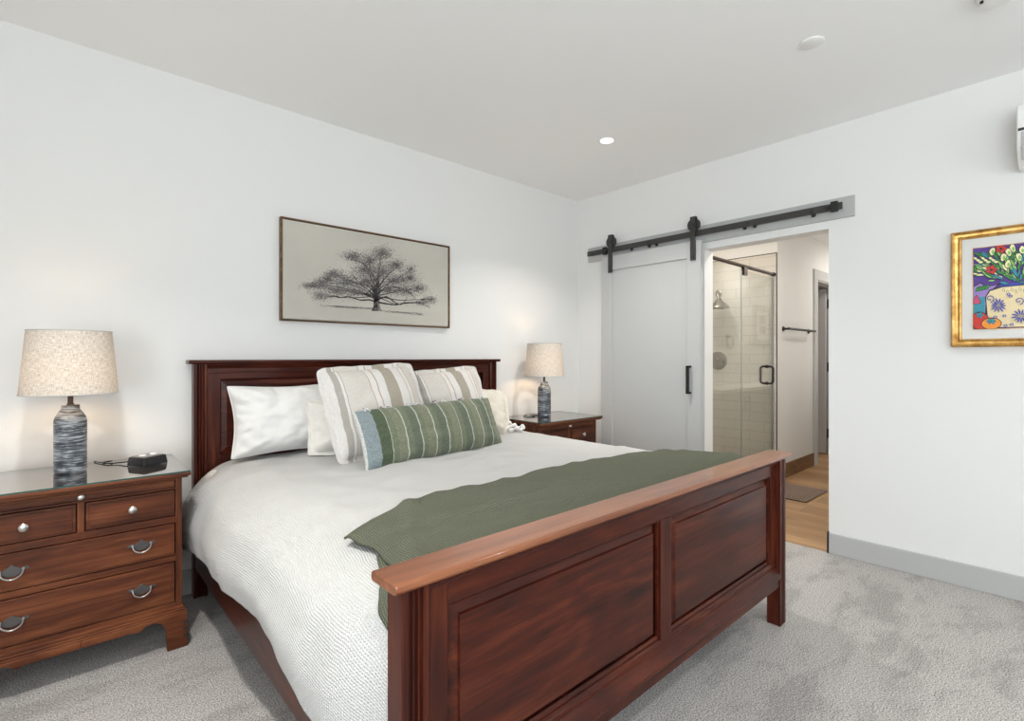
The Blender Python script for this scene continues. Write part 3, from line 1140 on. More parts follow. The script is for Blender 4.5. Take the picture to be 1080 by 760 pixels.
def loft(rows, uv_len=True):
    bm = nb()
    uvl = bm.loops.layers.uv.new('UVMap')
    V = [[bm.verts.new(p) for p in row] for row in rows]
    U = []
    for row in rows:
        s_ = 0
        us = [0]
        for a, b_ in zip(row, row[1:]):
            s_ += (b_ - a).length
            us.append(s_)
        U.append(us)
    Vv = [0]
    for a, b_ in zip(rows, rows[1:]):
        m_ = len(a) // 2
        Vv.append(Vv[-1] + (b_[m_] - a[m_]).length)
    for i in range(len(rows) - 1):
        for j in range(len(rows[0]) - 1):
            f = bm.faces.new((V[i][j], V[i][j + 1], V[i + 1][j + 1], V[i + 1][j]))
            for lp, (a, b_) in zip(f.loops, ((i, j), (i, j + 1), (i + 1, j + 1), (i + 1, j))):
                lp[uvl].uv = (U[a][b_], Vv[a])
    return bm


rows = []
N = 130
for i in range(N + 1):
    y = .992 + (3.045 - .992) * i / N
    rows.append(section(y))
# foot end turned down behind the footboard, head end turned down at the headboard
r0 = [Vector((p.x, .986, p.z - .03)) for p in rows[0]]
r1 = [Vector((p.x, .984, max(p.z - .12, .25))) for p in rows[0]]
r2 = [Vector((p.x, 3.055, p.z - .03)) for p in rows[-1]]
rows = [r1, r0] + rows + [r2]
o = obj('duvet', loft(rows), 'duvet', smooth=True, sharp=80)
md = o.modifiers.new('thick', 'SOLIDIFY')
md.thickness = .010
md.offset = 1 if False else -1
tag(o, 'white waffle-textured bedspread draped over the king bed', 'bedspread')

# throw
_sec = {}


def surf(x, y):
    """point on the bedspread; x below .76 walks down the left shoulder by arc length, above 2.46 down the right"""
    if .76 <= x <= 2.46:
        return Vector((x, y, bed_top(x, y))), Vector((0, 0, 1))
    pts = section(y)
    if x < .76:
        pts = pts[:27 + 22][::-1]
        pts = [p for p in pts if p.x <= .7601 or p.z < .6]
        need = .76 - x
    else:
        pts = [p for p in pts if p.x >= 2.4599]
        need = x - 2.46
    acc = 0
    for a, b_ in zip(pts, pts[1:]):
        L_ = (b_ - a).length
        if acc + L_ >= need:
            p = a + (b_ - a) * ((need - acc) / L_)
            d = (b_ - a).normalized()
            nrm = Vector((-abs(d.z) if x < .76 else abs(d.z), 0, abs(d.x)))
            return p, nrm
        acc += L_
    return pts[-1].copy(), Vector((-1 if x < .76 else 1, 0, 0))


TB = [(.50, 1.36), (.58, 1.405), (.70, 1.475), (.85, 1.545), (1.02, 1.605), (1.25, 1.63), (1.55, 1.605), (2.05, 1.585), (2.5, 1.55), (2.8, 1.5)]
XSTART = [(0, .625), (.15, .635), (.35, .655), (.6, .668), (.85, .650), (1, .640)]


def throw_sheet(name, parent, xst, xa_off, x_end, base, y_lo, y_frac, nX, nY, amp):
    rows = []
    for i in range(nY + 1):
        tt = i / nY
        row = []
        for j in range(nX + 1):
            s_ = (j / nX) ** 1.15
            xs_ = lerp_pts(xst, tt) + xa_off + .010 * noise.noise((tt * 5, xa_off * 40, 2))
            x = xs_ + (x_end - xs_) * s_
            yb = y_lo + (lerp_pts(TB, x) + -.0 + .004 * noise.noise((x * 3, 0, 8)) - y_lo) * y_frac
            y = y_lo + (yb - y_lo) * tt
            p, nrm = surf(x, y)
            lift = base + amp * .010 * (noise.noise((x * 3.0, y * 4.5, 31)) + .5) + amp * .0035 * noise.noise((x * 9, y * 14, 3))
            lift += amp * .014 * math.exp(-((y - (1.22 + .08 * math.sin(x * 2.2))) / .030) ** 2) * sm(.9, 1.4, x)
            lift += amp * .013 * math.exp(-((y - (1.40 + .05 * math.sin(x * 3 + 1))) / .025) ** 2) * sm(2.3, 1.3, x)
            lift += amp * .010 * math.exp(-((x - .72 - (y - 1.2) * .55) / .028) ** 2)
            lift += amp * .020 * sm(1.8, 2.4, x) * sm(1.55, 1.2, y)
            row.append(p + nrm * lift)
        rows.append(row)
    o = obj(name, loft(rows), 'throw', parent, smooth=True, sharp=80)
    md = o.modifiers.new('thick', 'SOLIDIFY')
    md.thickness = .007
    md.offset = 1
    return o


th = throw_sheet('throw_blanket', None, XSTART, 0, 2.80, .013, 1.014, 1.0, 130, 54, 1.0)
tag(th, 'olive green ribbed knit throw blanket laid across the foot of the bed', 'throw blanket')
# folded lower layer showing at the near corner
throw_sheet('lower_fold', th, [(0, .53), (.3, .56), (.6, .615), (1, .66)], 0, .95, .004, 1.014, .62, 24, 30, .3)


# ------------------------------------------------------------------ pillows
def cushion(w, h, th, pinch=.06, rc=.10, n=44, seed=0, wr=.006, flange=0.0, p=2.6, sag=0.0, top_dip=0.0):
    """x: -w/2..w/2, z: 0..h, y thickness; returns bmesh with UV 0..1"""
    bm = nb()
    uvl = bm.loops.layers.uv.new('UVMap')

    def P(u, v, side):
        au, av = abs(u), abs(v)
        fw = 1 - flange * 2 / w
        fh = 1 - flange * 2 / h
        iu, iv = min(1, au / fw), min(1, av / fh)
        t_ = (max(0, 1 - iu ** p) * max(0, 1 - iv ** p)) ** .55
        x = w / 2 * u * (1 - pinch * (1 - v * v) * au ** 3)
        z = h / 2 * v * (1 - pinch * 1.1 * (1 - u * u) * av ** 3)
        cr = (au * av) ** 5
        x *= 1 - rc * cr * min(1, h / w)
        z *= 1 - rc * cr * min(1, w / h)
        nn = noise.noise((u * 2.4 + seed, v * 2.4, side * 3)) * wr * 1.6 + noise.noise((u * 6 + seed, v * 5, side * 5)) * wr * .8
        # radial gathers near the corners
        ang = math.atan2(v, u)
        nn += wr * .5 * math.sin(ang * 22 + seed) * sm(.55, .95, max(au, av)) * (1 if max(au, av) < .999 else 0)
        y = side * (th / 2 * t_ + nn * min(1, t_ * 2.2)) + (flange > 0) * .004 * math.sin((u * 17 + v * 13)) * (1 if max(iu, iv) >= 1 else 0)
        z2 = z + h / 2
        z2 -= top_dip * math.exp(-((u) / .45) ** 2) * sm(.0, 1.0, v)
        x += sag * (z2 / h) ** 2
        return Vector((x, y, z2))
    us = [math.sin(PI / 2 * (2 * k / n - 1)) * .55 + (2 * k / n - 1) * .45 for k in range(n + 1)]
    F = [[bm.verts.new(P(a, b_, -1)) for b_ in us] for a in us]
    Bk = [[None] * (n + 1) for _ in range(n + 1)]
    for i in range(n + 1):
        for j in range(n + 1):
            if i in (0, n) or j in (0, n):
                Bk[i][j] = F[i][j]
            else:
                Bk[i][j] = bm.verts.new(P(us[i], us[j], 1))
    for i in range(n):
        for j in range(n):
            for G, flip in ((F, False), (Bk, True)):
                q = [(i, j), (i + 1, j), (i + 1, j + 1), (i, j + 1)]
                if flip:
                    q = q[::-1]
                f = bm.faces.new([G[a][b_] for a, b_ in q])
                for lp, (a, b_) in zip(f.loops, q):
                    lp[uvl].uv = ((us[a] + 1) / 2, (us[b_] + 1) / 2)
    outline = [P(a, -1, -1) for a in us] + [P(1, b_, -1) for b_ in us[1:]] + [P(a, 1, -1) for a in us[::-1][1:]] + [P(-1, b_, -1) for b_ in us[::-1][1:-1]]
    return bm, outline


def pillow(name, label, w, h, th, loc, tilt, yaw, mat, roll=0, piping=None, group=None, **kw):
    bm, outl = cushion(w, h, th, **kw)
    o_ = obj(name, bm, mat, smooth=True, sharp=80)
    o_.location = loc
    o_.rotation_euler = (Matrix.Rotation(R(yaw), 3, 'Z') @ Matrix.Rotation(-R(tilt), 3, 'X') @ Matrix.Rotation(R(roll), 3, 'Y')).to_euler()
    tag(o_, label, 'pillow', group)
    if piping:
        b2 = nb()
        tube(b2, outl + [outl[0]], .0035, 6, caps=False)
        obj('piping', b2, piping, o_, smooth=True)
    return o_


pillow('sleeping_pillow', 'plain smooth white pillow leaning on the headboard, furthest left', .62, .40, .22, (.985, 2.93, .72), 13, 0, 'white_linen', roll=0, piping='white_linen', seed=2, wr=.014, pinch=.11, rc=.05, n=60)
pillow('pillow_sham', 'cream textured pillow low between the plain white pillow and the big striped one', .66, .35, .18, (1.32, 2.70, .70), 26, -5, 'cream_texture', roll=4, seed=5, wr=.012, pinch=.07, flange=.025, n=54)
pillow('striped_pillow', 'large linen pillow with taupe and rust stripes, nearer and left of its pair', .64, .57, .20, (1.372, 2.50, .705), 24, 2, 'euro', roll=-3, seed=9, wr=.007, pinch=.05, flange=.035, n=60)
pillow('striped_pillow', 'taupe and rust striped linen pillow on the right, half behind the left one', .60, .53, .18, (1.955, 2.63, .705), 22, -1, 'euro', roll=-4, seed=14, wr=.007, pinch=.05, flange=.035, n=60)
rp = pillow('cream_pillow', 'plain cream pillow furthest right, showing behind the striped and green pillows', .60, .42, .20, (2.14, 2.74, .70), 34, -14, 'cream', roll=8, seed=21, wr=.014, pinch=.06, flange=.03, n=54)
# lumbar pillow
lum = pillow('lumbar_pillow', 'long green lumbar pillow with thin white stripes and a blue-grey end, frontmost on the bed', .96, .315, .17, (1.59, 2.325, .71), 24, 4.5, 'green_stripe', roll=-1, piping=None, seed=30, wr=.004, pinch=.035, rc=.04, n=60)
random.seed(4)
for k, xx in enumerate((-.40, -.31, -.285, -.14, -.115, -.09, .03, .10, .19, .22, .25, .33, .40)):
    b2 = nb()
    for q in range(7):
        a = random.uniform(0, PI)
        pts = [(xx + .004 * math.cos(a), 0, .302), (xx + random.uniform(-.012, .012), random.uniform(-.014, .004), .314 + random.uniform(0, .006)), (xx + random.uniform(-.022, .022), -.012 + random.uniform(-.016, .004), .306 + random.uniform(-.012, .012))]
        tube(b2, smooth_path(pts, 4), .0022, 5, mi=random.choice((0, 1, 1)))
    obj('tassel', b2, ['ink_soft', 'white_linen'], lum, smooth=True)
# small knotted tie of the cream pillow lying on the bedspread
b2 = nb()
inv = rp.matrix_basis.inverted()
for (pts, r_) in (([(2.36, 2.70, .745), (2.42, 2.66, .775), (2.47, 2.68, .748), (2.50, 2.72, .74), (2.54, 2.70, .752), (2.57, 2.72, .738)], .018),
                  ([(2.38, 2.66, .738), (2.42, 2.63, .758), (2.47, 2.64, .740), (2.52, 2.68, .738)], .014),
                  ([(2.38, 2.74, .75), (2.43, 2.72, .785), (2.47, 2.73, .765), (2.49, 2.76, .742)], .014)):
    pp = [inv @ Vector(q) for q in smooth_path(pts, 5)]
    tube(b2, pp, r_, 8, r_list=[r_ * (.65 + .35 * math.sin(i * 1.3)) for i in range(len(pp))])
tie = obj('tie', b2, 'white_linen', rp, smooth=True)


# ------------------------------------------------------------------ nightstands
def make_nightstand(loc, label):
    ns = thing('nightstand', label, 'nightstand', loc, 'bedside chests')
    ox, oy = loc[0], loc[1]
    fy = oy - .24           # case front plane
    by = oy + .215

    def X(a):
        return ox + a
    # case: sides, back, rails, near-black sheet painting the shade in the drawer gaps
    bm = nb()
    box(bm, X(-.337), X(-.313), fy, by, .17, .738)
    box(bm, X(.313), X(.337), fy, by, .17, .738)
    box(bm, X(-.313), X(.313), by - .01, by, .17, .738)
    for z0, z1 in ((.727, .738), (.687, .694), (.542, .571), (.374, .399), (.17, .197)):
        obj('rail', box(nb(), X(-.313), X(.313), fy, fy + .02, z0, z1), 'oak_x', ns, bevel=.001)
    box(bm, X(-.011), X(.011), fy, fy + .02, .571, .687)
    box(bm, X(-.313), X(.313), fy + .022, fy + .03, .17, .738, 1)
    obj('case', bm, ['oak_z', 'dark_gap'], ns, bevel=.0015)
    # top with moulded edge and glass
    bm = nb()
    pr2 = [(0, .738), (.010, .740), (.019, .746), (.027, .748), (.027, .760), (.024, .7625), (-.1, .7625), (-.1, .738)]
    ty0, ty1 = fy - .05, by
    box(bm, X(-.364), X(.364), ty0, ty1, .747, .7625)
    box(bm, X(-.355), X(.355), ty0 + .01, ty1, .7385, .747)
    obj('top', bm, 'oak_x', ns, bevel=.004, seg=3)
    bm = nb()
    box(bm, X(-.362), X(.362), ty0 + .003, ty1, .7627, .7685)
    bmesh.ops.recalc_face_normals(bm, faces=bm.faces[:])
    for f in bm.faces:
        if abs(f.normal.z) < .5:
            f.material_index = 1
    obj('glass_top', bm, ['glass_table', 'glass_edge'], ns)
    # pull-out tray
    bm = nb()
    box(bm, X(-.309), X(.309), fy + .002, fy + .021, .6955, .7255)
    box(bm, X(-.309), X(.309), fy - .002, fy + .002, .704, .718)
    tray = obj('pull_out_tray', bm, 'oak_x', ns, bevel=.0015)

    def knob(parent, x, z, s=1.0):
        b3 = nb()
        lathe(b3, [(0, -.026 * s), (.009 * s, -.0245 * s), (.0145 * s, -.020 * s), (.0145 * s, -.017 * s), (.006 * s, -.012 * s), (.0055 * s, -.004), (.010 * s, 0), (0, 0)], (x, fy - .003, z), 24, 'y')
        obj('knob', b3, 'nickel', parent, smooth=True)
    knob(tray, X(0), .711, .75)

    def drawer(a, b_, z0, z1):
        b3 = nb()
        box(b3, X(a), X(b_), fy - .003, fy + .021, z0, z1)
        e = .010
        box(b3, X(a + e), X(b_ - e), fy - .006, fy - .003, z0 + e, z1 - e)
        return obj('drawer', b3, 'oak_x', ns, bevel=.0025)
    for s_ in (-1, 1):
        a, b_ = (.0150, .3090) if s_ > 0 else (-.3090, -.0150)
        d_ = drawer(a, b_, .5750, .6830)
        knob(d_, X(s_ * .162), .630)
    half = [(0, .026), (.008, .017), (.017, .013), (.025, .007), (.037, .012), (.046, .009), (.049, .004), (.041, .000), (.029, -.002), (.022, -.012), (.010, -.017), (0, -.019)]
    plate = half + [(-a, b_) for a, b_ in half[::-1][1:-1]]
    for z0, z1, zc in ((.4030, .5380, .473), (.2010, .3700, .289)):
        d_ = drawer(-.3090, .3090, z0, z1)
        for s_ in (-1, 1):
            b3 = nb()
            cx_ = X(s_ * .193)
            prism(b3, [(cx_ + a, zc + b_) for a, b_ in plate], 'y', fy - .0095, fy - .006)
            hd = obj('pull', b3, 'pewter', d_, bevel=.0008)
            b3 = nb()
            yb_ = fy - .014
            tube(b3, smooth_path([(cx_ - .031, fy - .008, zc + .006), (cx_ - .031, yb_ - .004, zc + .003), (cx_ - .026, yb_ - .008, zc - .012), (cx_ - .012, yb_ - .010, zc - .022), (cx_, yb_ - .010, zc - .025), (cx_ + .012, yb_ - .010, zc - .022), (cx_ + .026, yb_ - .008, zc - .012), (cx_ + .031, yb_ - .004, zc + .003), (cx_ + .031, fy - .008, zc + .006)], 4), .0028, 8)
            for q in (-1, 1):
                lathe(b3, [(0, -.008), (.004, -.007), (.0055, 0), (0, 0)], (cx_ + q * .031, fy - .0095, zc + .006), 12, 'y')
            obj('bail', b3, 'pewter_light', hd, smooth=True)
    # bracket base
    bm = nb()
    b0 = fy - .022
    hf = [(.355, 0), (.355, .150), (0, .150), (0, .122), (.160, .122), (.176, .116), (.190, .120), (.205, .134), (.235, .137), (.262, .124), (.276, .094), (.280, .0)]
    prism(bm, [(X(a), b_) for a, b_ in hf], 'y', b0, b0 + .02)
    prism(bm, [(X(-a), b_) for a, b_ in hf], 'y', b0, b0 + .02)
    for s_ in (-1, 1):
        sdp = [(b0 + .02, 0), (b0 + .02, .150), (by, .150), (by, 0), (by - .06, 0), (by - .07, .10), (by - .11, .125), (b0 + .14, .125), (b0 + .10, .10), (b0 + .08, 0)]
        x0_ = X(s_ * .355)
        prism(bm, sdp, 'x', min(x0_, x0_ - s_ * .02), max(x0_, x0_ - s_ * .02))
    # moulding stepped above
    box(bm, X(-.352), X(.352), b0 + .004, by, .150, .158)
    box(bm, X(-.347), X(.347), b0 + .009, by, .158, .168)
    box(bm, X(-.342), X(.342), b0 + .014, by, .168, .180)
    bs = obj('bracket_base', bm, 'oak_x', ns, bevel=.003)
    for s_ in (-1, 1):
        for z in (.108, .079, .050):
            bm = nb()
            x0_ = X(s_ * .3552)
            box(bm, min(x0_, x0_ - s_ * .018), max(x0_, x0_ - s_ * .018), b0 - .0006, b0 + .0155, z - .0075, z + .0075)
            obj('dovetail_joint', bm, 'dark_mark', bs)
    return ns


M['pewter'] = plain('pewter', (0.12, 0.115, 0.115), 0.4, 0.8, var=0.2)
M['pewter_light'] = plain('pewter_light', (0.38, 0.37, 0.36), 0.35, 0.9, var=0.1)
NSL = (.078, 2.85, 0)
NSR = (3.045, 2.925, 0)
n1_ = make_nightstand(NSL, 'dark oak bedside chest left of the bed, carrying a black alarm clock')
n2_ = copy_tree(n1_)
n2_.location = NSR
n2_['label'] = 'dark wooden bedside chest right of the bed, half hidden behind the white bedspread'


# ------------------------------------------------------------------ lamps
def make_lamp(loc, label):
    lp = thing('table_lamp', label, 'lamp', loc, 'bedside lamps')
    x, y, z = loc
    bm = nb()
    prof = [(0, 0), (.050, 0), (.054, .004), (.0545, .02), (.055, .20), (.0545, .222), (.051, .236), (.042, .252), (.034, .264), (.030, .270), (.031, .274), (.031, .284), (.029, .287), (0, .287)]
    lathe(bm, prof, loc, 56)
    obj('ceramic_base', bm, 'ceramic', lp, smooth=True, sharp=50)
    bm = nb()
    lathe(bm, [(0, .287), (.013, .287), (.013, .292), (.0095, .294), (.0095, .335), (.014, .337), (.014, .37), (0, .37)], loc, 20)
    obj('stem', bm, 'bronze', lp, smooth=True)
    # bulb
    bm = nb()
    lathe(bm, [(0, .372), (.013, .375), (.016, .39), (.028, .42), (.030, .437), (.025, .455), (.012, .465), (0, .467)], loc, 24)
    obj('bulb', bm, 'bulb', lp, smooth=True)
    # shade, open drum
    z0, z1, r0_, r1_ = .335, .600, .163, .140
    bm = nb()
    uvl = bm.loops.layers.uv.new('UVMap')
    seg = 72
    A = [bm.verts.new((x + r0_ * math.cos(2 * PI * k / seg), y + r0_ * math.sin(2 * PI * k / seg), z + z0)) for k in range(seg)]
    Bq = [bm.verts.new((x + r1_ * math.cos(2 * PI * k / seg), y + r1_ * math.sin(2 * PI * k / seg), z + z1)) for k in range(seg)]
    for k in range(seg):
        f = bm.faces.new((A[k], A[(k + 1) % seg], Bq[(k + 1) % seg], Bq[k]))
        for l_, q in zip(f.loops, ((k / seg, 0), ((k + 1) / seg, 0), ((k + 1) / seg, 1), (k / seg, 1))):
            l_[uvl].uv = q
    sh_ = obj('lamp_shade', bm, 'shade', lp, smooth=True)
    for zz, rr in ((z0, r0_), (z1, r1_)):
        bm = nb()
        tube(bm, [(x + rr * math.cos(2 * PI * k / seg), y + rr * math.sin(2 * PI * k / seg), z + zz) for k in range(seg + 1)], .0022, 6, caps=False)
        obj('rim', bm, 'trim_grey', sh_, smooth=True)
    bm = nb()
    for k in range(3):
        a = 2 * PI * k / 3 + .4
        tube(bm, [(x, y, z + .575), (x + .139 * math.cos(a), y + .139 * math.sin(a), z + .592)], .0018, 6)
    tube(bm, smooth_path([(x, y, z + .577), (x + .02, y, z + .56), (x + .045, y, z + .47), (x + .035, y, z + .39), (x + .01, y, z + .35)], 5), .0015, 6)
    tube(bm, smooth_path([(x, y, z + .577), (x - .02, y, z + .56), (x - .045, y, z + .47), (x - .035, y, z + .39), (x - .01, y, z + .35)], 5), .0015, 6)
    obj('harp', bm, 'bronze', lp, smooth=True)
    return lp


l1 = make_lamp((.052, 2.865, .7686), 'lit bedside lamp with linen drum shade and brushed blue-grey base, next to the alarm clock')
l2 = copy_tree(l1)
l2.location = (3.0, 2.92, .7686)
l2['label'] = 'lit linen-shaded lamp on the bedside chest near the room corner and sliding door'
# cord of the far lamp
bm = nb()
tube(bm, smooth_path([(2.945, 2.925, .776), (2.93, 2.97, .773), (2.955, 3.03, .773), (3.0, 3.06, .773), (3.03, 3.02, .773), (3.01, 2.975, .775)], 6), .003, 8)
tube(bm, smooth_path([(2.955, 2.95, .776), (2.90, 2.95, .773), (2.86, 2.99, .773), (2.88, 3.04, .773), (2.95, 3.08, .773), (2.99, 3.12, .775)], 6), .0028, 8)
tag(obj('power_cord', bm, 'black_plastic', smooth=True), 'dark lamp cord looped on the bedside chest behind the far lamp', 'cord')

# alarm clock
ck = thing('alarm_clock', 'small black wedge-shaped alarm clock with cable on the left bedside chest', 'clock', (.31, 2.86, .7686))
z0 = .7688
bm = nb()
lo_ = [(.243, 2.866), (.296, 2.775), (.396, 2.838), (.345, 2.935)]
hi_ = [(.250, 2.868), (.299, 2.786), (.389, 2.843), (.343, 2.926)]
A = [bm.verts.new((a, b_, z0)) for a, b_ in lo_]
Bq = [bm.verts.new((a, b_, z0 + .036)) for a, b_ in hi_]
bm.faces.new(A[::-1])
bm.faces.new(Bq)
for k in range(4):
    bm.faces.new((A[k], A[(k + 1) % 4], Bq[(k + 1) % 4], Bq[k]))
obj('housing', bm, 'black_plastic', ck, bevel=.003, seg=3)
bm = nb()
A = [bm.verts.new((a * .88 + .0385, b_ * .88 + .3425, z0 + .0362)) for a, b_ in hi_]
Bq = [bm.verts.new((a * .86 + .0449, b_ * .86 + .3996, z0 + .039)) for a, b_ in hi_]
bm.faces.new(A[::-1])
bm.faces.new(Bq)
for k in range(4):
    bm.faces.new((A[k], A[(k + 1) % 4], Bq[(k + 1) % 4], Bq[k]))
obj('top_panel', bm, 'chrome', ck)
for (a, b_) in ((.300, 2.846), (.343, 2.872)):
    bm = nb()
    lathe(bm, [(0, z0 + .044), (.013, z0 + .0435), (.015, z0 + .041), (.015, z0 + .0391), (0, z0 + .0391)], (a, b_, 0), 20)
    obj('button', bm, 'white_plastic', ck, smooth=True)
bm = nb()
tube(bm, smooth_path([(.256, 2.895, z0 + .012), (.22, 2.93, z0 + .006), (.185, 2.95, z0 + .004), (.165, 2.985, z0 + .004), (.18, 3.01, z0 + .004), (.20, 2.995, z0 + .007), (.185, 2.972, z0 + .009), (.16, 3.0, z0 + .004), (.145, 3.04, z0 + .004), (.14, 3.063, z0 + .003)], 6), .0028, 8)
obj('cable', bm, 'black_plastic', ck, smooth=True)

# ------------------------------------------------------------------ tree picture
tp = thing('tree_picture', 'wide framed ink drawing of a spreading oak tree above the headboard', 'picture', (1.595, 3.14, 1.475))
PX0, PX1, PZ0, PZ1 = .991, 2.201, 1.475, 2.090
FYp = 3.128
bm = nb()
fw = .009
box(bm, PX0, PX1, FYp, YB, PZ0, PZ0 + fw)
box(bm, PX0, PX1, FYp, YB, PZ1 - fw, PZ1)
box(bm, PX0, PX0 + fw, FYp, YB, PZ0 + fw, PZ1 - fw)
box(bm, PX1 - fw, PX1, FYp, YB, PZ0 + fw, PZ1 - fw)
obj('picture_frame', bm, 'frame_brown', tp, bevel=.001)
bm = nb()
g_ = .004
box(bm, PX0 + fw + g_, PX1 - fw - g_, FYp + .006, YB - .002, PZ0 + fw + g_, PZ1 - fw - g_)
obj('canvas', bm, 'canvas', tp)
AX0, AX1, AZ0, AZ1 = PX0 + fw, PX1 - fw, PZ0 + fw, PZ1 - fw
bm = nb()
Yd = [FYp + .0052]
cnt = [0]


def toart(cx_, cy_):
    """zoomed photo crop -> picture coordinates"""
    u_ = (cx_ - 98) / (978 - 98)
    yt = 105 + (cx_ - 98) * .160
    yb_ = 650 + (cx_ - 98) * .030
    v_ = (yb_ - cy_) / (yb_ - yt)
    # undo the perspective along the width
    d0, d1 = 3.0, 3.83
    u2 = u_ * d1 / (d0 + (d1 - d0) * 1.0 - (1 - 0) * (d1 - d0) * (1 - u_) * 1.0 + 1e-9) if False else u_
    a = u_
    k_ = .79
    u2 = a / (k_ + (1 - k_) * a) * 1.0 if False else a * k_ / (1 - a * (1 - k_))
    u2 = a + (u2 - a) * 1.0
    return AX0 + (AX1 - AX0) * u2, AZ0 + (AZ1 - AZ0) * v_


def stroke(pts, w0, w1, mi):
    pts = [Vector((p[0], 0, p[1])) for p in pts]
    pp = smooth_path(pts, 5)
    L_, Rr = [], []
    for i, p in enumerate(pp):
        d = (pp[min(i + 1, len(pp) - 1)] - pp[max(0, i - 1)]).normalized()
        nrm = Vector((-d.z, 0, d.x))
        w = (w0 + (w1 - w0) * i / (len(pp) - 1)) * random.uniform(.8, 1.2)
        y_ = FYp + .0052 - .00002 * (cnt[0] % 30)
        L_.append(bm.verts.new((p.x + nrm.x * w, y_, p.z + nrm.z * w)))
        Rr.append(bm.verts.new((p.x - nrm.x * w, y_, p.z - nrm.z * w)))
    cnt[0] += 1
    for i in range(len(pp) - 1):
        f = bm.faces.new((L_[i], L_[i + 1], Rr[i + 1], Rr[i]))
        f.material_index = mi


def dab(x, z, s, mi):
    y_ = FYp + .0045 - .00002 * random.randint(0, 40)
    a = random.uniform(0, PI)
    q = []
    for k in range(5):
        an = a + 2 * PI * k / 5
        rr = s * random.uniform(.5, 1.2)
        q.append(bm.verts.new((x + rr * math.cos(an) * 1.2, y_, z + rr * math.sin(an) * .8)))
    f = bm.faces.new(q)
    f.material_index = mi


random.seed(12)
cl = [(625, 285, 66, 42), (470, 305, 58, 30), (560, 325, 45, 40), (700, 345, 55, 34), (780, 368, 30, 24), (375, 400, 62, 26), (245, 468, 50, 20), (305, 455, 50, 32), (300, 520, 45, 26),
      (440, 440, 60, 40), (540, 375, 75, 40), (545, 440, 65, 48), (625, 385, 65, 52), (700, 430, 65, 44), (775, 415, 45, 38), (825, 470, 42, 30), (755, 485, 65, 35), (885, 528, 36, 20), (840, 548, 42, 18),
      (660, 480, 60, 38), (480, 495, 65, 32), (390, 490, 60, 30), (345, 430, 45, 26)]
bx_, bz_ = toart(597, 583)
hubs = [(597, 500), (585, 455), (612, 460), (600, 420)]
for k, (cx_, cy_, rx, ry) in enumerate(cl):
    hx, hy_ = random.choice(hubs[:2] if cy_ > 430 else hubs)
    side = 1 if cx_ > 597 else -1
    mx_, my_ = (hx * .6 + cx_ * .4), max(hy_, cy_) * .55 + cy_ * .45 + (8 if cy_ > 430 else 0)
    pts = [toart(598 + side * 6, 545), toart(hx, hy_ + 20), toart(mx_, my_), toart((mx_ + cx_) / 2, (my_ + cy_) / 2 + random.uniform(-8, 8)), toart(cx_, cy_)]
    stroke(pts, .0045, .0008, 0)
    for q in range(9):
        a = random.uniform(0, 2 * PI)
        ex, ey = cx_ + rx * .8 * math.cos(a), cy_ + ry * .8 * math.sin(a)
        sx_, sy_ = cx_ + (mx_ - cx_) * random.uniform(0, .6), cy_ + (my_ - cy_) * random.uniform(0, .6)
        stroke([toart(sx_, sy_), toart((sx_ + ex) / 2 + random.uniform(-9, 9), (sy_ + ey) / 2 + random.uniform(-7, 7)), toart(ex, ey)], .0013, .0004, random.choice((0, 0, 1)))
    n_ = int(rx * ry / 2.6)
    for q in range(n_):
        a, rr = random.uniform(0, 2 * PI), abs(random.gauss(0, .62))
        fx_, fz_ = toart(cx_ + rx * rr * math.cos(a), cy_ + ry * rr * math.sin(a))
        dab(fx_, fz_, random.uniform(.0014, .0036), random.choice((0, 0, 1, 1, 1, 2)))
# low limbs and trunk
for lim in (((590, 548), (560, 538), (510, 540), (450, 522), (400, 530), (370, 515)), ((592, 530), (550, 515), (500, 500), (430, 478), (380, 470)), ((606, 550), (640, 556), (700, 562), (740, 552), (790, 548), (850, 560), (880, 578)),
            ((606, 535), (650, 520), (690, 545), (730, 560), (760, 520)), ((600, 520), (560, 470), (500, 440), (470, 400)), ((604, 500), (660, 470), (720, 470), (780, 500), (810, 540)), ((600, 480), (610, 400), (620, 330)), ((596, 480), (560, 400), (540, 350), (500, 330)), ((604, 470), (650, 410), (690, 370), (720, 350))):
    stroke([toart(*p) for p in lim], .0058, .0012, 0)
for off in (-15, -9, -3, 3, 9, 15):
    stroke([toart(598 + off * 1.6, 598), toart(598 + off, 575), toart(598 + off * .9, 540), toart(598 + off * 1.2, 490), toart(600 + off * 1.6, 440)], .0048, .002, 0 if off < 4 else 1)
for k in range(70):
    x0_ = random.uniform(300, 590)
    stroke([toart(x0_, 572 + (x0_ - 300) * .035 + random.uniform(-2, 7)), toart(min(x0_ + random.uniform(20, 60), 600), 573 + (x0_ - 300) * .035 + random.uniform(-2, 9))], .0010, .0003, random.choice((1, 1, 2, 0)))
    x0_ = random.uniform(610, 830)
    stroke([toart(x0_, 592 + (x0_ - 610) * .07 + random.uniform(-3, 8)), toart(x0_ + random.uniform(15, 40), 594 + (x0_ - 610) * .07 + random.uniform(-3, 8))], .0010, .0003, random.choice((1, 1, 2, 0)))
obj('tree_drawing', bm, ['ink', 'ink_soft', 'ink_pale'], tp)

# ------------------------------------------------------------------ colourful picture at the right
cpz = thing('flower_picture', 'gilt-framed colourful still life of flowers, vase and fruit on the right wall', 'picture', (3.69, .02, 1.313))
Y0_, Y1_, Z0_, Z1_ = .447, -.40, 1.313, 1.941
XF = 3.668
bm = nb()
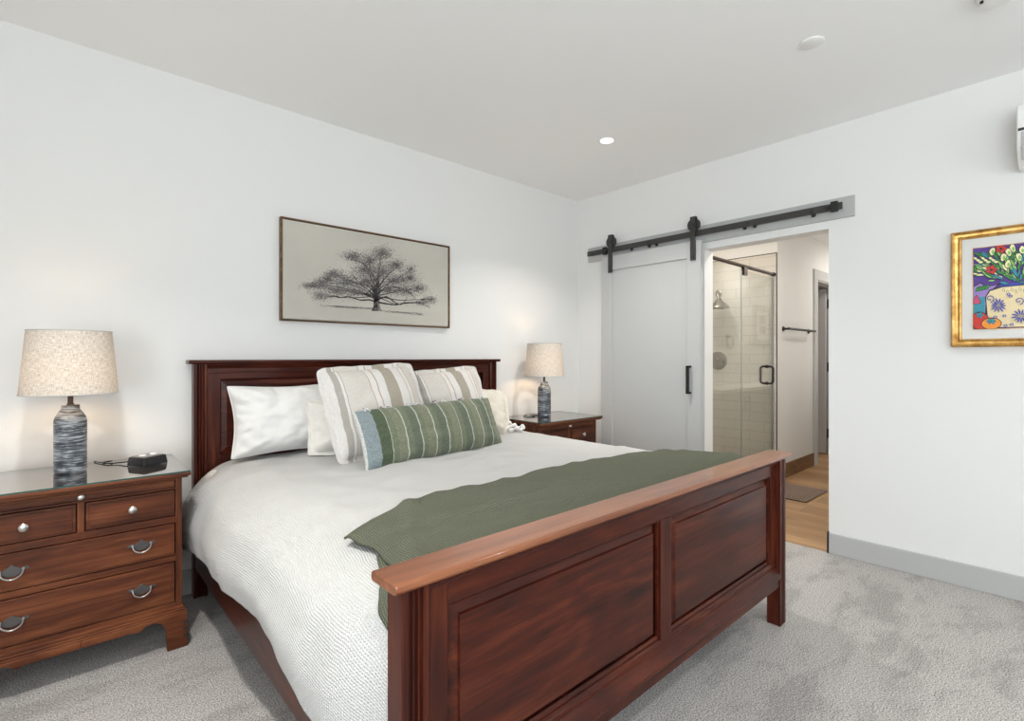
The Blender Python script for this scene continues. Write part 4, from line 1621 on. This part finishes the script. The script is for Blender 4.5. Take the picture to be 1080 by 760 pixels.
# moulded frame: mitred profile swept round
prof = [(0, XR - .002), (0, XF + .006), (.006, XF), (.012, XF + .004), (.018, XF + .008), (.028, XF + .010), (.036, XF + .006), (.041, XF + .008), (.044, XF + .016), (.044, XR - .002)]
corners = [(Y0_, Z0_, -1, 1), (Y1_, Z0_, 1, 1), (Y1_, Z1_, 1, -1), (Y0_, Z1_, -1, -1)]
rings = []
for (yy, zz, sy, sz) in corners:
    rings.append([bm.verts.new((x_, yy + sy * a, zz + sz * a)) for a, x_ in prof])
for k in range(4):
    A, Bq = rings[k], rings[(k + 1) % 4]
    for j in range(len(prof) - 1):
        bm.faces.new((A[j], A[j + 1], Bq[j + 1], Bq[j]))
obj('gilt_frame', bm, 'gold', cpz, smooth=True, sharp=25)
obj('mat', box(nb(), XF + .016, XR - .004, Y1_ + .04, Y0_ - .04, Z0_ + .04, Z1_ - .04), 'matboard', cpz)
AY, AZb, AH, AW = .356, 1.409, .434, .66
bm = nb()
layer = [0]
PM = ['violet', 'leafgreen', 'lightgreen', 'redp', 'creamp', 'bluep', 'teal', 'orangep', 'paleyellow', 'blackp', 'pinkp', 'lavender']
ix = {n_: i for i, n_ in enumerate(PM)}


def A2(cx_, cy_):
    a = (cx_ - 178) / 250 * .192
    b_ = (603 - cy_) / (408 + (cx_ - 178) / 250 * 27) * AH
    return a, b_


def poly(pts, mat, raw=False):
    layer[0] += 1
    x_ = XF + .0155 - .00001 * layer[0]
    q = []
    for p in pts:
        a, b_ = p if raw else A2(*p)
        q.append((min(max(a, 0), AW), min(max(b_, 0), AH)))
    vs = [bm.verts.new((x_, AY - a, AZb + b_)) for a, b_ in q]
    try:
        f = bm.faces.new(vs)
        f.material_index = ix[mat]
    except Exception:
        pass


def blob(cx_, cy_, rx, ry, mat, rot=0, n=16, wob=.0, outline=0):
    if outline:
        blob(cx_, cy_, rx + outline, ry + outline, 'blackp', rot, n, wob)
    pts = []
    for k in range(n):
        a = 2 * PI * k / n
        w = 1 + wob * math.sin(3 * a + cx_)
        px, py = rx * w * math.cos(a), ry * w * math.sin(a)
        pts.append((cx_ + px * math.cos(rot) - py * math.sin(rot), cy_ + px * math.sin(rot) + py * math.cos(rot)))
    poly(pts, mat)


def leafp(cx_, cy_, L_, w, rot, mat, ol=3):
    for e, m_ in ((ol, 'blackp'), (0, mat)):
        pts = []
        for k in range(-5, 6):
            t_ = k / 5
            pts.append((t_ * (L_ + e), (w + e) * (1 - t_ * t_)))
        for k in range(4, -5, -1):
            t_ = k / 5
            pts.append((t_ * (L_ + e), -(w + e) * (1 - t_ * t_)))
        poly([(cx_ + a * math.cos(rot) - b_ * math.sin(rot), cy_ + a * math.sin(rot) + b_ * math.cos(rot)) for a, b_ in pts], m_)


def line(p0, p1, w, mat):
    d = Vector((p1[0] - p0[0], p1[1] - p0[1]))
    if d.length < 1e-6:
        return
    n_ = Vector((-d.y, d.x)).normalized() * w
    poly([(p0[0] + n_.x, p0[1] + n_.y), (p1[0] + n_.x, p1[1] + n_.y), (p1[0] - n_.x, p1[1] - n_.y), (p0[0] - n_.x, p0[1] - n_.y)], mat)


poly([(0, 0), (AW, 0), (AW, AH), (0, AH)], 'violet', True)
random.seed(5)
# lavender and blue strokes in the ground
for k in range(40):
    leafp(random.uniform(180, 900), random.uniform(180, 390), random.uniform(14, 34), random.uniform(3, 7), random.uniform(-1.2, .2), random.choice(('lavender', 'bluep', 'violet')), 2)
# cloth at left
poly([(178, 385), (215, 365), (245, 385), (320, 372), (250, 430), (245, 530), (178, 530)], 'blackp')
poly([(178, 390), (214, 371), (243, 390), (300, 380), (243, 430), (238, 525), (178, 525)], 'lavender')
poly([(178, 470), (205, 440), (238, 440), (236, 522), (178, 522)], 'teal')
for k in range(4):
    leafp(200 + k * 16, 400 - k * 3, 16, 6, -.9, 'leafgreen')
blob(195, 458, 17, 20, 'pinkp', 0, 12, .25, 3)
# vase / bowl
poly([(238, 440), (260, 405), (320, 388), (520, 372), (640, 385), (700, 420), (710, 600), (250, 600)], 'blackp')
poly([(243, 442), (264, 411), (322, 394), (520, 378), (636, 391), (694, 424), (704, 597), (256, 597)], 'creamp')
poly([(315, 378), (520, 360), (640, 372), (640, 384), (520, 373), (318, 391)], 'bluep')
# scale pattern under the rim
for k in range(14):
    leafp(330 + k * 20, 408 - k * .8 + (k % 2) * 10, 8, 4, 1.3, 'paleyellow', 2)
# foliage
for k in range(330):
    cx_ = random.uniform(180, 820)
    cy_ = random.uniform(215, 372)
    if cx_ < 250 and cy_ > 330:
        continue
    rot = math.atan2(cy_ - 380, cx_ - 400) + random.uniform(-.4, .4)
    leafp(cx_, cy_, random.uniform(13, 30), random.uniform(3.5, 7.5), rot, random.choice(('leafgreen', 'leafgreen', 'lightgreen', 'lightgreen', 'paleyellow', 'teal')), 2.5)
for k in range(9):
    leafp(190 + k * 13, 246 + (k % 3) * 9, 13, 6, .5 - .25 * (k % 3), 'paleyellow', 2)
for (a, b_) in ((275, 210), (330, 240), (375, 195), (405, 240), (352, 275), (420, 205), (355, 215)):
    blob(a, b_, 13, 20, 'paleyellow', random.uniform(-.4, .4), 12, .1, 3)
    blob(a + 3, b_ + 4, 7, 11, 'lightgreen', 0, 10)
for (a, b_, r_) in ((318, 197, 27), (270, 303, 27), (480, 210, 26), (540, 280, 26), (610, 220, 28), (680, 300, 25)):
    for q in range(5):
        an = q * 2 * PI / 5
        blob(a + r_ * .55 * math.cos(an), b_ + r_ * .38 * math.sin(an), r_ * .5, r_ * .38, 'redp', an, 10, 0, 2)
    blob(a, b_, r_ * .25, r_ * .2, 'blackp')
# blue bursts on the vase
for (a, b_, r_) in ((305, 485, 46), (415, 545, 52), (520, 470, 46), (610, 540, 50)):
    for q in range(13):
        an = q * 2 * PI / 13 + .1
        L_ = r_ * random.uniform(.75, 1.05)
        leafp(a + L_ * .6 * math.cos(an), b_ + L_ * .5 * math.sin(an), L_ * .38, 3.6, math.atan2(math.sin(an) * .85, math.cos(an)), 'bluep', 0)
    blob(a, b_, 8, 6, 'creamp', 0, 10, 0, 2)
    blob(a, b_, 4, 3, 'bluep')
for (cx0, cy0) in ((405, 465), (262, 450), (560, 420)):
    pts = [(cx0 + (4 + k * 1.5) * math.cos(k * .55), cy0 + (3 + k * 1.2) * math.sin(k * .55)) for k in range(15)]
    for p0, p1 in zip(pts, pts[1:]):
        line(p0, p1, 2.2, 'bluep')
for (a, b_) in ((335, 540), (290, 545), (365, 440), (340, 590), (370, 585), (355, 430), (450, 430), (470, 590)):
    blob(a, b_, 10, 7, 'bluep', 0, 10)
    blob(a, b_, 5, 3, 'creamp', 0, 8)
# fruit
blob(212, 562, 44, 42, 'redp', 0, 22, 0, 4)
for q in range(5):
    leafp(212 + 10 * math.cos(q * 1.26), 533 + 7 * math.sin(q * 1.26), 11, 5, q * 1.26, 'teal', 2)
blob(270, 578, 48, 27, 'orangep', 0, 22, 0, 4)
for q in range(6):
    leafp(270 + 13 * math.cos(q * 1.05), 565 + 6 * math.sin(q * 1.05), 12, 5, q * 1.05, 'teal', 2)
obj('painting', bm, PM, cpz)
bm = nb()
for (a0, a1, b0_, b1_) in ((-.003, 0, -.003, AH + .003), (AW, AW + .003, -.003, AH + .003), (0, AW, -.003, 0), (0, AW, AH, AH + .003)):
    box(bm, XF + .0135, XF + .016, AY - a1, AY - a0, AZb + b0_, AZb + b1_)
obj('fillet', bm, 'gold', cpz)
